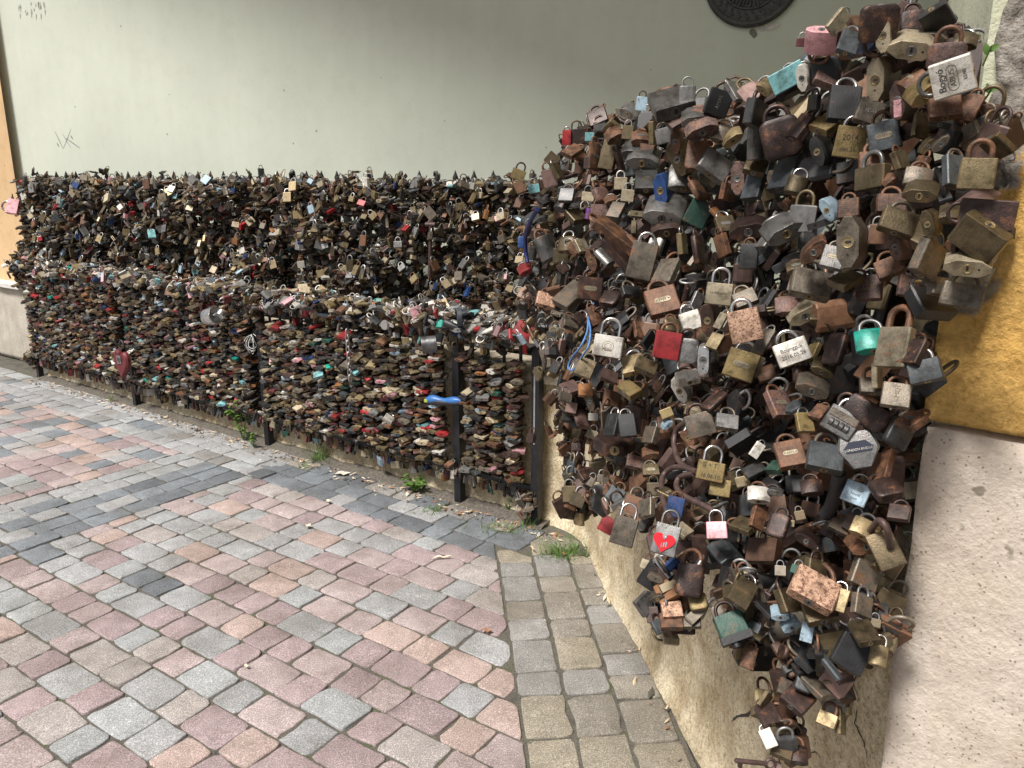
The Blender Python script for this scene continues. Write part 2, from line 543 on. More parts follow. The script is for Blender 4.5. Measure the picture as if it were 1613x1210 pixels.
# --- plaster of the niche
def plaster(name, col, stain, rough_scale=60, bstr=.35, worn=None, pits=0.0, mott=1.0, grain=0.0):
    m, nt, b = new_mat(name)
    vec = geo_pos(nt)
    n1 = noise_tex(nt, vec, 1.4, 5, .6)
    n2 = noise_tex(nt, vec, rough_scale, 6, .65)
    n3 = noise_tex(nt, vec, 9, 5, .7)
    mp = N(nt, 'ShaderNodeMapping')
    mp.inputs['Scale'].default_value = (9, 9, .8)
    nt.links.new(vec, mp.inputs[0])
    n5 = noise_tex(nt, mp.outputs[0], 1.0, 4, .6)
    c = ramp(nt, [(.32, tuple(a * (1 - .14 * mott) for a in col)), (.66, tuple(min(1, a * (1 + .06 * mott)) for a in col))], n1).outputs[0]
    c = mixc(nt, .35, c, ramp(nt, [(.40, tuple(stain)), (.56, (1, 1, 1))], n5).outputs[0], 'MULTIPLY')
    c = mixc(nt, .5 * mott, c, ramp(nt, [(.30, (.78, .76, .72)), (.5, (1, 1, 1))], n3).outputs[0], 'MULTIPLY')
    sp_ = noise_tex(nt, vec, 26, 2, .5)
    c = mixc(nt, .8 if mott >= 1 else 0.0, c, ramp(nt, [(.25, (.35, .33, .30)), (.285, (1, 1, 1))], sp_).outputs[0], 'MULTIPLY')
    if grain:
        c = mixc(nt, grain, c, ramp(nt, [(.34, (.52, .47, .40)), (.5, (1, 1, 1)), (.66, (1.35, 1.33, 1.28))], noise_tex(nt, vec, 85, 5, .75)).outputs[0], 'MULTIPLY')
        c = mixc(nt, grain, c, ramp(nt, [(.36, (.62, .54, .44)), (.54, (1, 1, 1))], noise_tex(nt, vec, 5.5, 6, .65)).outputs[0], 'MULTIPLY')
    if worn:
        c = mixc(nt, ramp(nt, [(.60, (0, 0, 0)), (.64, (1, 1, 1))], noise_tex(nt, vec, 4.2, 6, .62)).outputs[0], c, worn)
    if pits:
        vo = N(nt, 'ShaderNodeTexVoronoi', Scale=120.0)
        nt.links.new(vec, vo.inputs['Vector'])
        pm = ramp(nt, [(.16, (.22, .18, .15)), (.26, (1, 1, 1))], vo.outputs['Distance']).outputs[0]
        gate = ramp(nt, [(.46, (0, 0, 0)), (.56, (1, 1, 1))], noise_tex(nt, vec, 38, 3, .6)).outputs[0]
        g2 = N(nt, 'ShaderNodeMath', operation='MULTIPLY')
        nt.links.new(gate, g2.inputs[0])
        g2.inputs[1].default_value = pits
        c = mixc(nt, g2.outputs[0], c, pm, 'MULTIPLY')
    nt.links.new(c, b.inputs['Base Color'])
    b.inputs['Roughness'].default_value = .9
    b.inputs['Specular IOR Level'].default_value = .2
    bump(nt, b, n2, bstr, .008)
    return m
green = plaster('green_plaster', (.62, .65, .545), (.95, .95, .93), 45, .12, mott=.4)
greenb = plaster('green_plaster_side', (.66, .67, .50), (.92, .92, .88), 90, .5)
orange = plaster('ochre_plaster', (.50, .285, .062), (.80, .76, .70), 55, .75)
orange_far = plaster('orange_plaster', (.68, .47, .26), (.94, .92, .90), 60, .2)
cream = plaster('cream_stone_render', (.66, .575, .485), (.86, .78, .66), 110, .5, pits=.7, grain=.22)
cream_far = plaster('pale_plinth_render', (.52, .475, .40), (.70, .68, .62), 40, .5)
beige = plaster('beige_render', (.74, .645, .46), (.50, .42, .32), 150, 1.0, pits=.8, grain=.8)
rubble = plaster('rubble_stone', (.33, .295, .255), (.70, .68, .66), 70, 1.0)

# back wall of the niche (thing) with its scratches
def quad_wall(name, p0, p1, z0, z1, th, mat, inward):
    mb = MB()
    n = Vector(inward)
    for_ = [p0, p1, p1 + n * th, p0 + n * th]
    mb.prism([(p.x, p.y) for p in for_], z0, z1)
    return link(name, mb.mesh(name), mat)
bw = quad_wall('niche_wall', WALL0 - WD * .03, WALL1 + WD * .35, 0, 6.5, .3, green, -WN)
tag(bw, 'pale green plastered back wall of the niche behind the railings', 'wall')
# scratched marks, pencil dark, a hair proud of the plaster
gmk = flat_mat('pencil_mark', (.13, .135, .13), .8, bumpk=0)
mb = MB()
for a, b_, wd in (((257, 617), (297, 700), 2.6), ((297, 700), (334, 605), 2.2), ((292, 628), (334, 697), 2.4), ((310, 650), (376, 697), 3.2), ((268, 672), (276, 690), 5), ((332, 637), (342, 655), 5)):
    pa, pb = on_wall(a[0] / 2.987, a[1] / 2.987, .003), on_wall(b_[0] / 2.987, b_[1] / 2.987, .003)
    t_ = (pb - pa).normalized()
    s_ = t_.cross(WN).normalized() * wd * .5 / 2.987 * .0057
    mb.add([pa - s_ * .5, pa + s_ * .5, (pa + pb) / 2 + s_, pb + s_ * .4, pb - s_ * .4, (pa + pb) / 2 - s_], [(0, 1, 2, 5), (5, 2, 3, 4)])
link('graffiti', mb.mesh('graffiti'), gmk, bw)
# stains and filler scars on the plaster
def blot(pts, mat, name, off):
    ps = [on_wall(x, y, off) for x, y in pts]
    return link(name, mesh(name, ps, [tuple(range(len(ps)))]), mat, bw)
scar = flat_mat('filler_scar', (.52, .50, .45), .9, var=.25, scale=60)
blot([(1192, 46), (1200, 41), (1212, 38), (1219, 36), (1228, 34), (1229, 38), (1226, 44), (1217, 47), (1207, 48), (1195, 49)], scar, 'filler_patch', .003)
stain = flat_mat('dark_stain', (.20, .19, .15), .9, var=.4, scale=90)
blot([(1181, 47), (1186, 45), (1191, 48), (1193, 55), (1188, 61), (1184, 57), (1180, 53)], stain, 'stain_patch', .003)
for x, y, r_ in ((263, 211, 1.6), (498, 206, 1.8), (462, 226, 1.5), (118, 168, 1.2), (266, 149, 1.1), (190, 41, 1.3), (447, 142, 1.4), (1025, 110, 1.5), (600, 122, 1.1), (700, 190, 1.2), (860, 232, 1.6)):
    blot([(x + r_ * .62 * math.cos(k) * rng.uniform(.6, 1.2), y + r_ * .62 * math.sin(k) * rng.uniform(.7, 1.5)) for k in np.arange(0, 6.2, 1.05)][::1], stain, 'stain_patch', .003)
for k in range(26):       # old whitewash drips in the top corner
    x = 26 + rng.random() * 44
    y = rng.random() * 22
    blot([(x, y), (x + 1.6, y + 1), (x + 1.2, y + 5 + rng.random() * 7), (x + .3, y + 5)], flat_mat('wash_drip', (.47, .47, .41), .9) if k == 0 else bpy.data.materials['wash_drip'], 'wash_drip', .003)

# returning side wall of the niche, lit from the street
P_E = Vector((.625, 1.11, 0))
sw = MB()
c0, c1 = P_E + Vector((.02, .02, 0)), WALL1
dirw = (c1 - c0).normalized()
nw = Vector((dirw.y, -dirw.x, 0))
sw.prism([(p.x, p.y) for p in (c0, c1 + dirw * .2, c1 + dirw * .2 + nw * .3, c0 + nw * .3)], .5, 6.5)
tag(link('side_wall', sw.mesh('side_wall'), greenb), 'bright pale green side wall of the niche behind the lock bush', 'wall')

# round bronze plaque
pm_ = flat_mat('plaque_bronze', (.075, .072, .068), .55, .5, var=.35, scale=40, bumpk=.5)
pc = on_wall(1187, -38, 0)
Mp = frame(WD, Vector((0, 0, 1)), WN, pc)
PRr = .262
pq = empty('plaque', pc)
Minv = Matrix.Translation(-pc)
def ringpts(r, z, n=64):
    return [Mp @ Vector((r * math.cos(2 * math.pi * k / n), r * math.sin(2 * math.pi * k / n), z)) - pc for k in range(n)]
vs, fs = [], []
prof = [(PRr, 0), (PRr, .022), (PRr - .012, .032), (PRr - .028, .030), (PRr - .034, .024), (PRr - .085, .024), (PRr - .090, .030), (PRr - .098, .030), (PRr - .104, .022), (.04, .030), (.001, .032)]
for r_, z_ in prof:
    vs += ringpts(r_, z_)
for i in range(len(prof) - 1):
    for k in range(64):
        fs.append((i * 64 + k, i * 64 + (k + 1) % 64, (i + 1) * 64 + (k + 1) % 64, (i + 1) * 64 + k))
link('disc', mesh('disc', vs, fs, 40), pm_, pq)
mb = MB()
for k in range(30):      # cast relief round the border
    a = 2 * math.pi * k / 30
    for (dr, da, l, tl_) in ((.0, 0, .014, .5), (.012, .05, .010, -.6), (-.012, -.04, .009, .4)):
        r_ = PRr - .060 + dr
        M2 = Mp @ Matrix.Translation((r_ * math.cos(a + da), r_ * math.sin(a + da), .024)) @ Matrix.Rotation(a + tl_, 4, 'Z')
        mb.box((-l, -.003, 0), (l, .003, .006), Minv @ M2)
link('border_relief', mb.mesh('border_relief'), pm_, pq)
mb = MB()
for k in range(48):
    a = 2 * math.pi * k / 48
    M2 = Mp @ Matrix.Rotation(a, 4, 'Z')
    l = .04 + .03 * rng.random()
    mb.box((.10, -.0035, .024), (.10 + l, .0035, .034), Minv @ M2)
link('figure_relief', mb.mesh('figure_relief'), pm_, pq)
tag(pq, 'round dark bronze relief plaque high on the green wall', 'plaque')

# far left: orange house with a pale plinth
hz = Vector((-4.635, 7.38, 0))
orange_house = empty('orange_house', hz)
mb = MB()
L0 = -FD * 4.0
mb.prism([(p.x, p.y) for p in (Vector((.03, .03, 0)), L0, L0 + FN * 2, Vector((-.95, 1.15, 0)))], .70, 5.5)
link('wall', mb.mesh('wall'), orange_far, orange_house)
def relief_face(name, p0, p1, z0, z1, du, dz, fn, depth, disp, mat, parent=None, origin=Vector((0, 0, 0)), smooth=180, taper=None):
    """upright face from p0 to p1 as a displaced grid with a closed back; disp(u, z) pushes out along the face normal fn"""
    d_ = p1 - p0
    L = d_.length
    nu, nz = max(2, int(L / du)), max(2, int((z1 - z0) / dz))
    vs, fs = [], []
    for j in range(nz + 1):
        for i in range(nu + 1):
            u_, z_ = i / nu, z0 + (z1 - z0) * j / nz
            e = taper(u_, z_) if taper else 0
            p = p0 + d_ * u_ + d_.normalized() * e * (1 - u_)
            p = p + Vector((0, 0, z_)) + fn * disp(p, u_, z_)
            vs.append(p - origin)
    W_ = nu + 1
    for j in range(nz):
        for i in range(nu):
            fs.append((j * W_ + i, j * W_ + i + 1, (j + 1) * W_ + i + 1, (j + 1) * W_ + i))
    # close to a back plane
    o = len(vs)
    rim = [i for i in range(W_)] + [j * W_ + nu for j in range(1, nz + 1)] + [nz * W_ + i for i in range(nu - 1, -1, -1)] + [j * W_ for j in range(nz - 1, 0, -1)]
    for r_ in rim:
        vs.append(vs[r_] - fn * depth)
    m = len(rim)
    for k in range(m):
        fs.append((rim[(k + 1) % m], rim[k], o + k, o + (k + 1) % m))
    fs.append(tuple(o + k for k in range(m)))
    return link(name, mesh(name, vs, fs, smooth), mat, parent)
relief_face('plinth', hz - FD * 3.2 - FN * .07, hz + FD * .10 - FN * .07, -.02, .70, .035, .035, -FN, .25,
            lambda p, u, z: .012 * fbm(p + Vector((0, 0, z)), 4, 4) + .004 * fbm(p + Vector((0, 0, z)), 25, 3), cream_far, orange_house, hz)
mb = MB()
capm = Matrix.Translation(-hz)
for k in range(4):
    M2 = frame(FD, FN, Vector((0, 0, 1)), hz + FD * (.12 - .95 * k) - FN * .10) 
    mb.box((-.94, -.02, .70), (0, .3, .735 + .004 * (k % 2)), capm @ M2)
link('plinth_cap', mb.mesh('plinth_cap'), flat_mat('plinth_cap_stone', (.60, .58, .54), .85), orange_house)
tag(orange_house, 'orange plastered house with a pale weathered plinth beyond the railing', 'house')

# right: ochre building corner over a cream plinth, upper storey above the niche
PD = Vector((.72, -.694, 0)).normalized()
PNrm = Vector((-.694, -.72, 0)).normalized()      # outward of its street face
pil = empty('ochre_building', P_E)
def edge_wob(u, z):
    e = .012 * fbm((z * 3.1, 4.4, 1), 1, 4) - .006
    if z > 1.62:
        e += .030 * max(0, min(1, (z - 1.62) / .12)) + .012 * fbm((z * 9, 2, 7), 1, 3)
    return e
def plas(p, u, z):
    q = p + Vector((0, 0, z)) if p.z == 0 else p
    q = Vector((p.x, p.y, z))
    v_ = .0065 * fbm(q, 9, 4) + .0030 * fbm(q, 34, 3) + .0026 * fbm(q, 75, 2)
    broke = 0
    edge = u * 1.2
    lim = .035 + .02 * fbm((z * 6, 9, 3), 1, 3) + (.03 if z > 1.60 else 0) + (.05 if z > 1.80 else 0)
    if z > 1.45 and edge < lim:
        broke = -.014 + .006 * fbm(q, 60, 2)
        if z > 1.86:
            broke += .020 + .030 * fbm(q, 17, 4)
    return v_ + broke
# ochre plaster with a broken, bare edge
om, nt, b = new_mat('ochre_plaster_broken')
vec = geo_pos(nt)
c = ramp(nt, [(.32, (.74, .43, .115)), (.66, (.88, .56, .19))], noise_tex(nt, vec, 3.2, 5, .6)).outputs[0]
c = mixc(nt, .6, c, ramp(nt, [(.34, (.66, .58, .50)), (.52, (1, 1, 1)), (.68, (1.15, 1.14, 1.1))], noise_tex(nt, vec, 30, 6, .75)).outputs[0], 'MULTIPLY')
c = mixc(nt, .4, c, ramp(nt, [(.36, (.6, .55, .5)), (.55, (1, 1, 1)), (.72, (1.2, 1.2, 1.2))], noise_tex(nt, vec, 120, 4, .7)).outputs[0], 'MULTIPLY')
bare_c = ramp(nt, [(.34, (.16, .135, .11)), (.5, (.36, .32, .27)), (.66, (.52, .48, .42))], noise_tex(nt, vec, 45, 5, .7)).outputs[0]
at_ = nt.nodes.new('ShaderNodeAttribute')
at_.attribute_name = 'bare'
c = mixc(nt, at_.outputs['Fac'], c, bare_c)
wash = noise_tex(nt, vec, 7.5, 6, .6)
nt.links.new(c, b.inputs['Base Color'])
b.inputs['Roughness'].default_value = .92
b.inputs['Specular IOR Level'].default_value = .15
bump(nt, b, noise_tex(nt, vec, 85, 6, .7), 1.0, .010)
PLZ = 1.255
face = relief_face('plaster_wall', P_E, P_E + PD * 1.2, PLZ + .012, 2.75, .0075, .0075, PNrm, .22, plas, om, pil, P_E, 180, edge_wob)
bare = []
for v_ in face.data.vertices:
    p = v_.co + P_E
    e = (p - P_E).xy.dot(PD.xy)
    z = p.z
    lim = .045 + .022 * fbm((z * 6, 9, 3), 1, 3) + .012 * fbm((z * 30, e * 30, 3), 1, 3) + (.03 if z > 1.60 else 0) + (.05 if z > 1.80 else 0)
    bb = 1.0 if (z > 1.43 and e < lim) else 0.0
    if abs(z - (1.475 + .004 * math.sin(e * 40) - e * .05)) < .009 + .006 * fbm((e * 22, z * 20, 1), 1, 3) and fbm((e * 9, 3, 1), 1, 3) > -.12:
        bb = max(bb, .85)
    bare.append(bb)
a_ = face.data.attributes.new('bare', 'FLOAT', 'POINT')
a_.data.foreach_set('value', bare)
relief_face('plinth', P_E + PNrm * .012 - PD * .002, P_E + PD * 1.2 + PNrm * .012, 0, PLZ, .012, .012, PNrm, .24,
            lambda p, u, z: .004 * fbm(Vector((p.x, p.y, z)), 7, 4) + .0016 * fbm(Vector((p.x, p.y, z)), 45, 3) - (.006 * max(0, 1 - u * 1.2 / .02)) - (.010 * max(0, 1 - (PLZ - z) / .02)),
            cream, pil, P_E, 180, lambda u, z: .004 * fbm((z * 5, 1, 9), 1, 4))
# drill hole in the plinth
hx = at(1569, 917, 1.0)
o_ = Vector((0, 0, H))
r_ = ray(1569, 917)
t_ = ((P_E + PNrm * .014 - o_).dot(PNrm)) / r_.dot(PNrm)
hp = at(1569, 917, t_)
mb = MB()
mb.tube([hp + PNrm * .0022, hp - PNrm * .001], [.0045, .0030], 12)
link('drill_hole', (lambda m: m.mesh('drill_hole', 60))(mb), flat_mat('hole_dark', (.02, .018, .015), .95), pil)
mb = MB()
mb.prism([(p.x - P_E.x, p.y - P_E.y) for p in (Vector((-5.15, 6.42, 0)), P_E + Vector((0, 0, 0)), P_E + PD * 3.5, Vector((7, 4, 0)), Vector((3.5, 9, 0)), Vector((-3.5, 11, 0)))], 5.85, 9.2)
link('upper_storey', mb.mesh('upper_storey'), orange_far, pil)
tag(pil, 'ochre plastered building corner with a pitted cream plinth', 'building')

# low wall under the railings, turning towards the camera
path = [uw(u, .055) for u in np.linspace(-5.25, .02, 40)] + [Vector(p) for p in ((.215, 3.555, 0), (.27, 3.50, 0), (.315, 3.435, 0), (.345, 3.36, 0), (.362, 3.27, 0))]
nb = 30
for k in range(1, nb + 1):
    f_ = k / nb
    a_, b2, c2 = Vector((.362, 3.27, 0)), Vector((.455, 2.35, 0)), Vector((.73, 1.23, 0))
    path.append(a_ * (1 - f_) ** 2 + b2 * 2 * f_ * (1 - f_) + c2 * f_ ** 2)
def wall_top(p):
    return .70 if p.y > 3.2 else .70 + .28 * min(1, (3.2 - p.y) / 1.6)
# subdivide
pts = []
for a_, b2 in zip(path, path[1:]):
    m_ = max(1, int((b2 - a_).length / .022))
    for k in range(m_):
        pts.append(a_.lerp(b2, k / m_))
pts.append(path[-1])
vs, fs = [], []
NZ = 34
for i, p in enumerate(pts):
    t_ = (pts[min(i + 1, len(pts) - 1)] - pts[max(i - 1, 0)]).normalized()
    n_ = Vector((t_.y, -t_.x, 0))      # towards the street
    top = wall_top(p)
    for j in range(NZ + 1):
        z = -.02 + (top + .02) * j / NZ
        q = Vector((p.x, p.y, z))
        e = .012 * fbm(q, 3.2, 4) + .0035 * fbm(q, 30, 3)
        e += .02 * max(0, 1 - z / .05)            # swelling foot
        crack = abs(fbm(q * 1.0 + Vector((3, 1, 7)), 2.6, 5))
        if crack < .012 and p.y < 2.4:
            e -= .010
        vs.append(q + n_ * e)
    vs.append(Vector((p.x, p.y, top)) - n_ * .28)
M_ = NZ + 2
for i in range(len(pts) - 1):
    for j in range(M_ - 1):
        fs.append((i * M_ + j, (i + 1) * M_ + j, (i + 1) * M_ + j + 1, i * M_ + j + 1))
low = link('low_wall', mesh('low_wall', vs, fs, 180), beige)
tag(low, 'low beige rendered wall under the lock covered railings', 'wall')
# coping stones
step = 0
acc, start = 0, 0
cm = flat_mat('coping_stone', (.33, .285, .21), .9, var=.35, scale=18, bumpk=.6)
for i in range(1, len(pts)):
    acc += (pts[i] - pts[i - 1]).length
    if acc > .52 or i == len(pts) - 1:
        seg = [pts[k] for k in range(start, i + 1)]
        rows = []
        for k, p in enumerate(seg):
            t_ = (seg[min(k + 1, len(seg) - 1)] - seg[max(k - 1, 0)]).normalized()
            n_ = Vector((t_.y, -t_.x, 0))
            if k == 0:
                p = p + t_ * .004
            if k == len(seg) - 1:
                p = p - t_ * .004
            top = wall_top(p) + .002
            wv = .006 * fbm(p, 9, 3)
            rows.append([p + n_ * (.012 + wv) + Vector((0, 0, top)), p + n_ * (.038 + wv) + Vector((0, 0, top + .012)), p + n_ * (.042 + wv) + Vector((0, 0, top + .042)),
                         p + n_ * (.022 + wv) + Vector((0, 0, top + .058)), p - n_ * .26 + Vector((0, 0, top + .062)), p - n_ * .26 + Vector((0, 0, top))])
        vs = [q for r2 in rows for q in r2]
        fs = [(a * 6 + k, (a + 1) * 6 + k, (a + 1) * 6 + (k + 1) % 6, a * 6 + (k + 1) % 6) for a in range(len(rows) - 1) for k in range(6)]
        fs += [tuple(reversed(range(6))), tuple((len(rows) - 1) * 6 + k for k in range(6))]
        link('coping_stone', mesh('coping_stone', vs, fs, 50), cm, low)
        start, acc = i, 0
# cracks and a lost flake of render near the front
crm = flat_mat('crack_dark', (.055, .046, .036), .95)
from mathutils.bvhtree import BVHTree
low_bvh = BVHTree.FromPolygons([v_.co.copy() for v_ in low.data.vertices], [tuple(p.vertices) for p in low.data.polygons])
def crack(ptsx, wmax):
    hits = [low_bvh.ray_cast(Vector((0, 0, H)), ray(x, y).normalized()) for x, y in ptsx]
    hits = [(h[0] + (h[1] if h[1].dot(ray(*q)) < 0 else -h[1]) * .0012, h[1]) for h, q in zip(hits, ptsx) if h[0] is not None]
    if len(hits) < 3:
        return
    vs, fs = [], []
    m = len(hits)
    for i, (p, n_) in enumerate(hits):
        t_ = (hits[min(i + 1, m - 1)][0] - hits[max(i - 1, 0)][0]).normalized()
        s_ = t_.cross(n_).normalized() * wmax * (.15 + math.sin(math.pi * (i + .4) / m)) * rng.uniform(.6, 1.3)
        vs += [p - s_, p + s_ * rng.uniform(.4, 1.2)]
    for i in range(m - 1):
        fs.append((i * 2, i * 2 + 1, i * 2 + 3, i * 2 + 2))
    link('crack', mesh('crack', vs, fs), crm, low)
def zig(L, n=5, j=2.2):
    o = []
    for a_, b2 in zip(L, L[1:]):
        for k in range(n):
            o.append((a_[0] + (b2[0] - a_[0]) * k / n + rng.gauss(0, j * .4), a_[1] + (b2[1] - a_[1]) * k / n + rng.gauss(0, j * .4)))
    return o + [L[-1]]
crack(zig([(1152, 1138), (1162, 1129), (1175, 1127), (1184, 1122), (1187, 1113)], 3), .0042)
crack(zig([(1187, 1124), (1200, 1140), (1216, 1152), (1226, 1156)], 4), .0011)
crack(zig([(1300, 1202), (1284, 1184), (1270, 1190), (1262, 1178)], 4), .0013)
crack(zig([(1338, 1060), (1352, 1100), (1348, 1140), (1362, 1170), (1366, 1205)], 5), .0018)
crack(zig([(1338, 1060), (1330, 1072), (1336, 1085)], 3), .0012)

# raised bed behind the low wall
rb = [pts[0] + FN * .2, pts[len(pts) // 2] + FN * .2, Vector((.36, 3.75, 0)), Vector((.62, 2.9, 0)), Vector((.9, 1.6, 0)), P_E + dirw * .4, WALL1, WALL0]
tag(link('terrace', mesh('terrace', [(p.x, p.y, .64) for p in rb], [tuple(range(len(rb)))]), gm), kind='structure')

# ------------------------------------------------------------------ railings
iron = flat_mat('black_iron', (.022, .023, .026), .42, .35, var=.35, scale=35)
old_iron = flat_mat('old_iron', (.050, .046, .043), .6, .4, var=.4, scale=30)
FL = 5.31
fr = empty('steel_railing', FO)
def fpart(name, mb, mat=iron):
    return link(name, mb.mesh(name, 40), mat, fr)
Mf = frame(FD, FN, Vector((0, 0, 1)), Vector((0, 0, 0)))
post_u = [-5.305, -3.70, -2.09, -.49, 0.0]
for i, u in enumerate(post_u):
    mb = MB()
    mb.box((u - .021, -.021, -.02), (u + .021, .021, 1.0), Mf)
    mb.box((u - .024, -.024, 1.0), (u + .024, .024, 1.008), Mf)
    p_ = fpart('post', mb)
for z in (.185, .955):
    mb = MB()
    for a_, b2 in zip(post_u, post_u[1:]):
        mb.box((a_ + .021, -.011, z - .012), (b2 - .021, .011, z + .012), Mf)
    fpart('rail', mb)
bars = []
for a_, b2 in zip(post_u, post_u[1:]):
    n = round((b2 - a_) / .1)
    for k in range(1, n):
        u = a_ + (b2 - a_) * k / n
        mb = MB()
        mb.box((u - .006, -.006, .10), (u + .006, .006, .943), Mf)
        fpart('bar', mb)
        bars.append(u)
mb = MB()
mb.box((-.006, -.0245, .42), (.002, -.0212, .80), Mf)  # pale strip painting the highlight along the end post
fpart('highlight_strip', mb, flat_mat('highlight_grey', (.42, .43, .44), .4, .6))
tag(fr, 'black square-post railing in front of the low wall, hung with padlocks', 'railing')

BF0, BF1 = Vector((.15, 4.65, 0)), Vector((-4.20, 7.00, 0))
BD = (BF1 - BF0).normalized()
BN = Vector((-BD.y, BD.x, 0))
if BN.y > 0:
    BN = -BN                                  # towards the street
BL = (BF1 - BF0).length
bf = empty('iron_fence', BF0)
def tipz(s):
    return 1.71 + .010 * s
curve_f = [Vector(p) for p in ((.15, 4.65, 0), (.24, 4.2, 0), (.33, 3.6, 0), (.42, 3.0, 0), (.50, 2.3, 0), (.60, 1.6, 0), (.70, 1.15, 0))]
for z in (.86, 1.30, 1.60):
    mb = MB()
    mb.tube([Vector((0, 0, z)), BF1 - BF0 + Vector((0, 0, z + .045))], .012, 6)
    link('rail', mb.mesh('rail', 40), old_iron, bf)
    mb = MB()
    mb.tube([p - BF0 + Vector((0, 0, z)) for p in curve_f], .012, 6)
    link('rail', mb.mesh('rail', 40), old_iron, bf)
def baluster(p, z1, spike=True):
    mb = MB()
    mb.tube([p + Vector((0, 0, .62)), p + Vector((0, 0, z1 - .075))], .0085, 6)
    b_ = link('baluster', mb.mesh('baluster', 40), old_iron, bf)
    if spike:
        mb = MB()
        mb.tube([p + Vector((0, 0, z1 - .078)), p + Vector((0, 0, z1 - .068)), p + Vector((0, 0, z1 - .060)), p + Vector((0, 0, z1 - .044)), p + Vector((0, 0, z1 + .004))], [.010, .021, .012, .019, .0012], 8)
        link('spike', mb.mesh('spike', 50), old_iron, b_)
s = .03
while s < BL:
    baluster(BD * s, tipz(s))
    s += .134
acc = 0.0
for a_, b2 in zip(curve_f, curve_f[1:]):
    l = (b2 - a_).length
    while acc < l:
        baluster(a_ + (b2 - a_) * acc / l - BF0, 1.66, False)
        acc += .14
    acc -= l
tag(bf, 'old spiked iron fence on the raised bed, buried in padlocks', 'fence')
# ================================================================== padlocks
SECT = {
 'r': [(-.5, -.13), (-.46, -.17), (.46, -.17), (.5, -.13), (.5, .13), (.46, .17), (-.46, .17), (-.5, .13)],
 'l': [(-.5, -.07), (-.27, -.205), (.27, -.205), (.5, -.07), (.5, .07), (.27, .205), (-.27, .205), (-.5, .07)],
 'o': [(.5 * math.cos(a) * (1 if abs(math.cos(a)) > .9 else 1.0), .2 * math.sin(a)) for a in [2 * math.pi * k / 16 for k in range(16)]],
 'b': [(.5 * math.cos(a), .33 * math.sin(a)) for a in [2 * math.pi * k / 16 for k in range(16)]],
 'h': [(-.5, -.12), (-.44, -.18), (.44, -.18), (.5, -.12), (.5, .12), (.44, .18), (-.44, .18), (-.5, .12)],
}
def superell(n=20, e=.45, b=.19):
    out = []
    for k in range(n):
        a = 2 * math.pi * k / n
        c, s_ = math.cos(a), math.sin(a)
        out.append((.5 * math.copysign(abs(c) ** e, c), b * math.copysign(abs(s_) ** e, s_)))
    return out
SECT['o'] = superell()
BODY = {}
def body_mesh(st, asp):
    k = ('b', st, asp)
    if k in BODY:
        return BODY[k]
    sec = SECT[st]
    h = asp
    vs, fs = [], []
    if st == 'o':
        prof = [(-h, .74), (-h + .05, .90), (-h + .13, 1.0), (-.13, 1.0), (-.05, .90), (0, .74)]
    elif st == 'h':       # hexagon front
        prof = [(-h, .42), (-h + .02, .47), (-h * .52, 1.0), (-h * .45, 1.0), (-.02, .74), (0, .70)]
    elif st == 'b':
        prof = [(-h, .93), (-h + .035, 1.0), (-.035, 1.0), (0, .93)]
    else:
        prof = [(-h, .965), (-h + .022, 1.0), (-.022, 1.0), (0, .965)]
    n = len(sec)
    for z, s_ in prof:
        sy = s_ if st in ('r', 'l', 'b') else (.5 + .5 * s_)
        vs += [(x * s_, y * sy, z + h / 2) for x, y in sec]
    for i in range(len(prof) - 1):
        for j in range(n):
            fs.append((i * n + j, i * n + (j + 1) % n, (i + 1) * n + (j + 1) % n, (i + 1) * n + j))
    fs += [tuple(reversed(range(n))), tuple((len(prof) - 1) * n + j for j in range(n))]
    BODY[k] = mesh('lock_body', vs, fs, 32)
    return BODY[k]
def shackle_mesh(asp, hh, r, lift=0.0):
    k = ('s', asp, hh, r, lift)
    if k in BODY:
        return BODY[k]
    x0 = .31
    z0 = asp / 2
    pts = [(-x0, 0, z0 - .06)] + [(-x0, 0, z0 + hh * f_) for f_ in (.0, .5)]
    zc = z0 + hh
    for i in range(11):
        a = math.pi * (1 - i / 10)
        pts.append((x0 * math.cos(a), 0, zc + x0 * math.sin(a) * .95))
    pts += [(x0, 0, z0 + hh * .5), (x0, 0, z0 - .06)]
    mb = MB()
    mb.tube(pts, r, 8)
    BODY[k] = mb.mesh('shackle', 60)
    return BODY[k]
slot_m = flat_mat('keyhole_dark', (.012, .011, .010), .8, bumpk=0)
def keyhole_mesh(asp):
    k = ('k', asp)
    if k in BODY:
        return BODY[k]
    z = -asp / 2
    mb = MB()
    n = 14
    ring = [(.115 * math.cos(2 * math.pi * i / n), .115 * math.sin(2 * math.pi * i / n)) for i in range(n)]
    inner = [(x * .86, y * .86) for x, y in ring]
    vs = [(x, y, z + .003) for x, y in ring] + [(x, y, z - .010) for x, y in ring] + [(x, y, z - .010) for x, y in inner] + [(x * .96, y * .96, z - .003) for x, y in inner]
    fs = [(a * n + i, a * n + (i + 1) % n, (a + 1) * n + (i + 1) % n, (a + 1) * n + i) for a in range(3) for i in range(n)] + [tuple(3 * n + i for i in range(n))]
    mb.add(vs, fs)
    nf = len(mb.f)
    zz = z - .0045
    mb.add([(-.022, -.07, zz), (.022, -.07, zz), (.030, .02, zz), (0, .06, zz), (-.030, .02, zz)], [(0, 1, 2, 3, 4)])
    mb.add([(.24 + .028 * math.cos(a), .028 * math.sin(a), z - .002) for a in np.arange(0, 6.2, 1.05)], [tuple(range(6))])
    me = mb.mesh('keyhole')
    for i, p in enumerate(me.polygons):
        p.material_index = 1 if i >= nf else 0
    BODY[k] = me
    return me
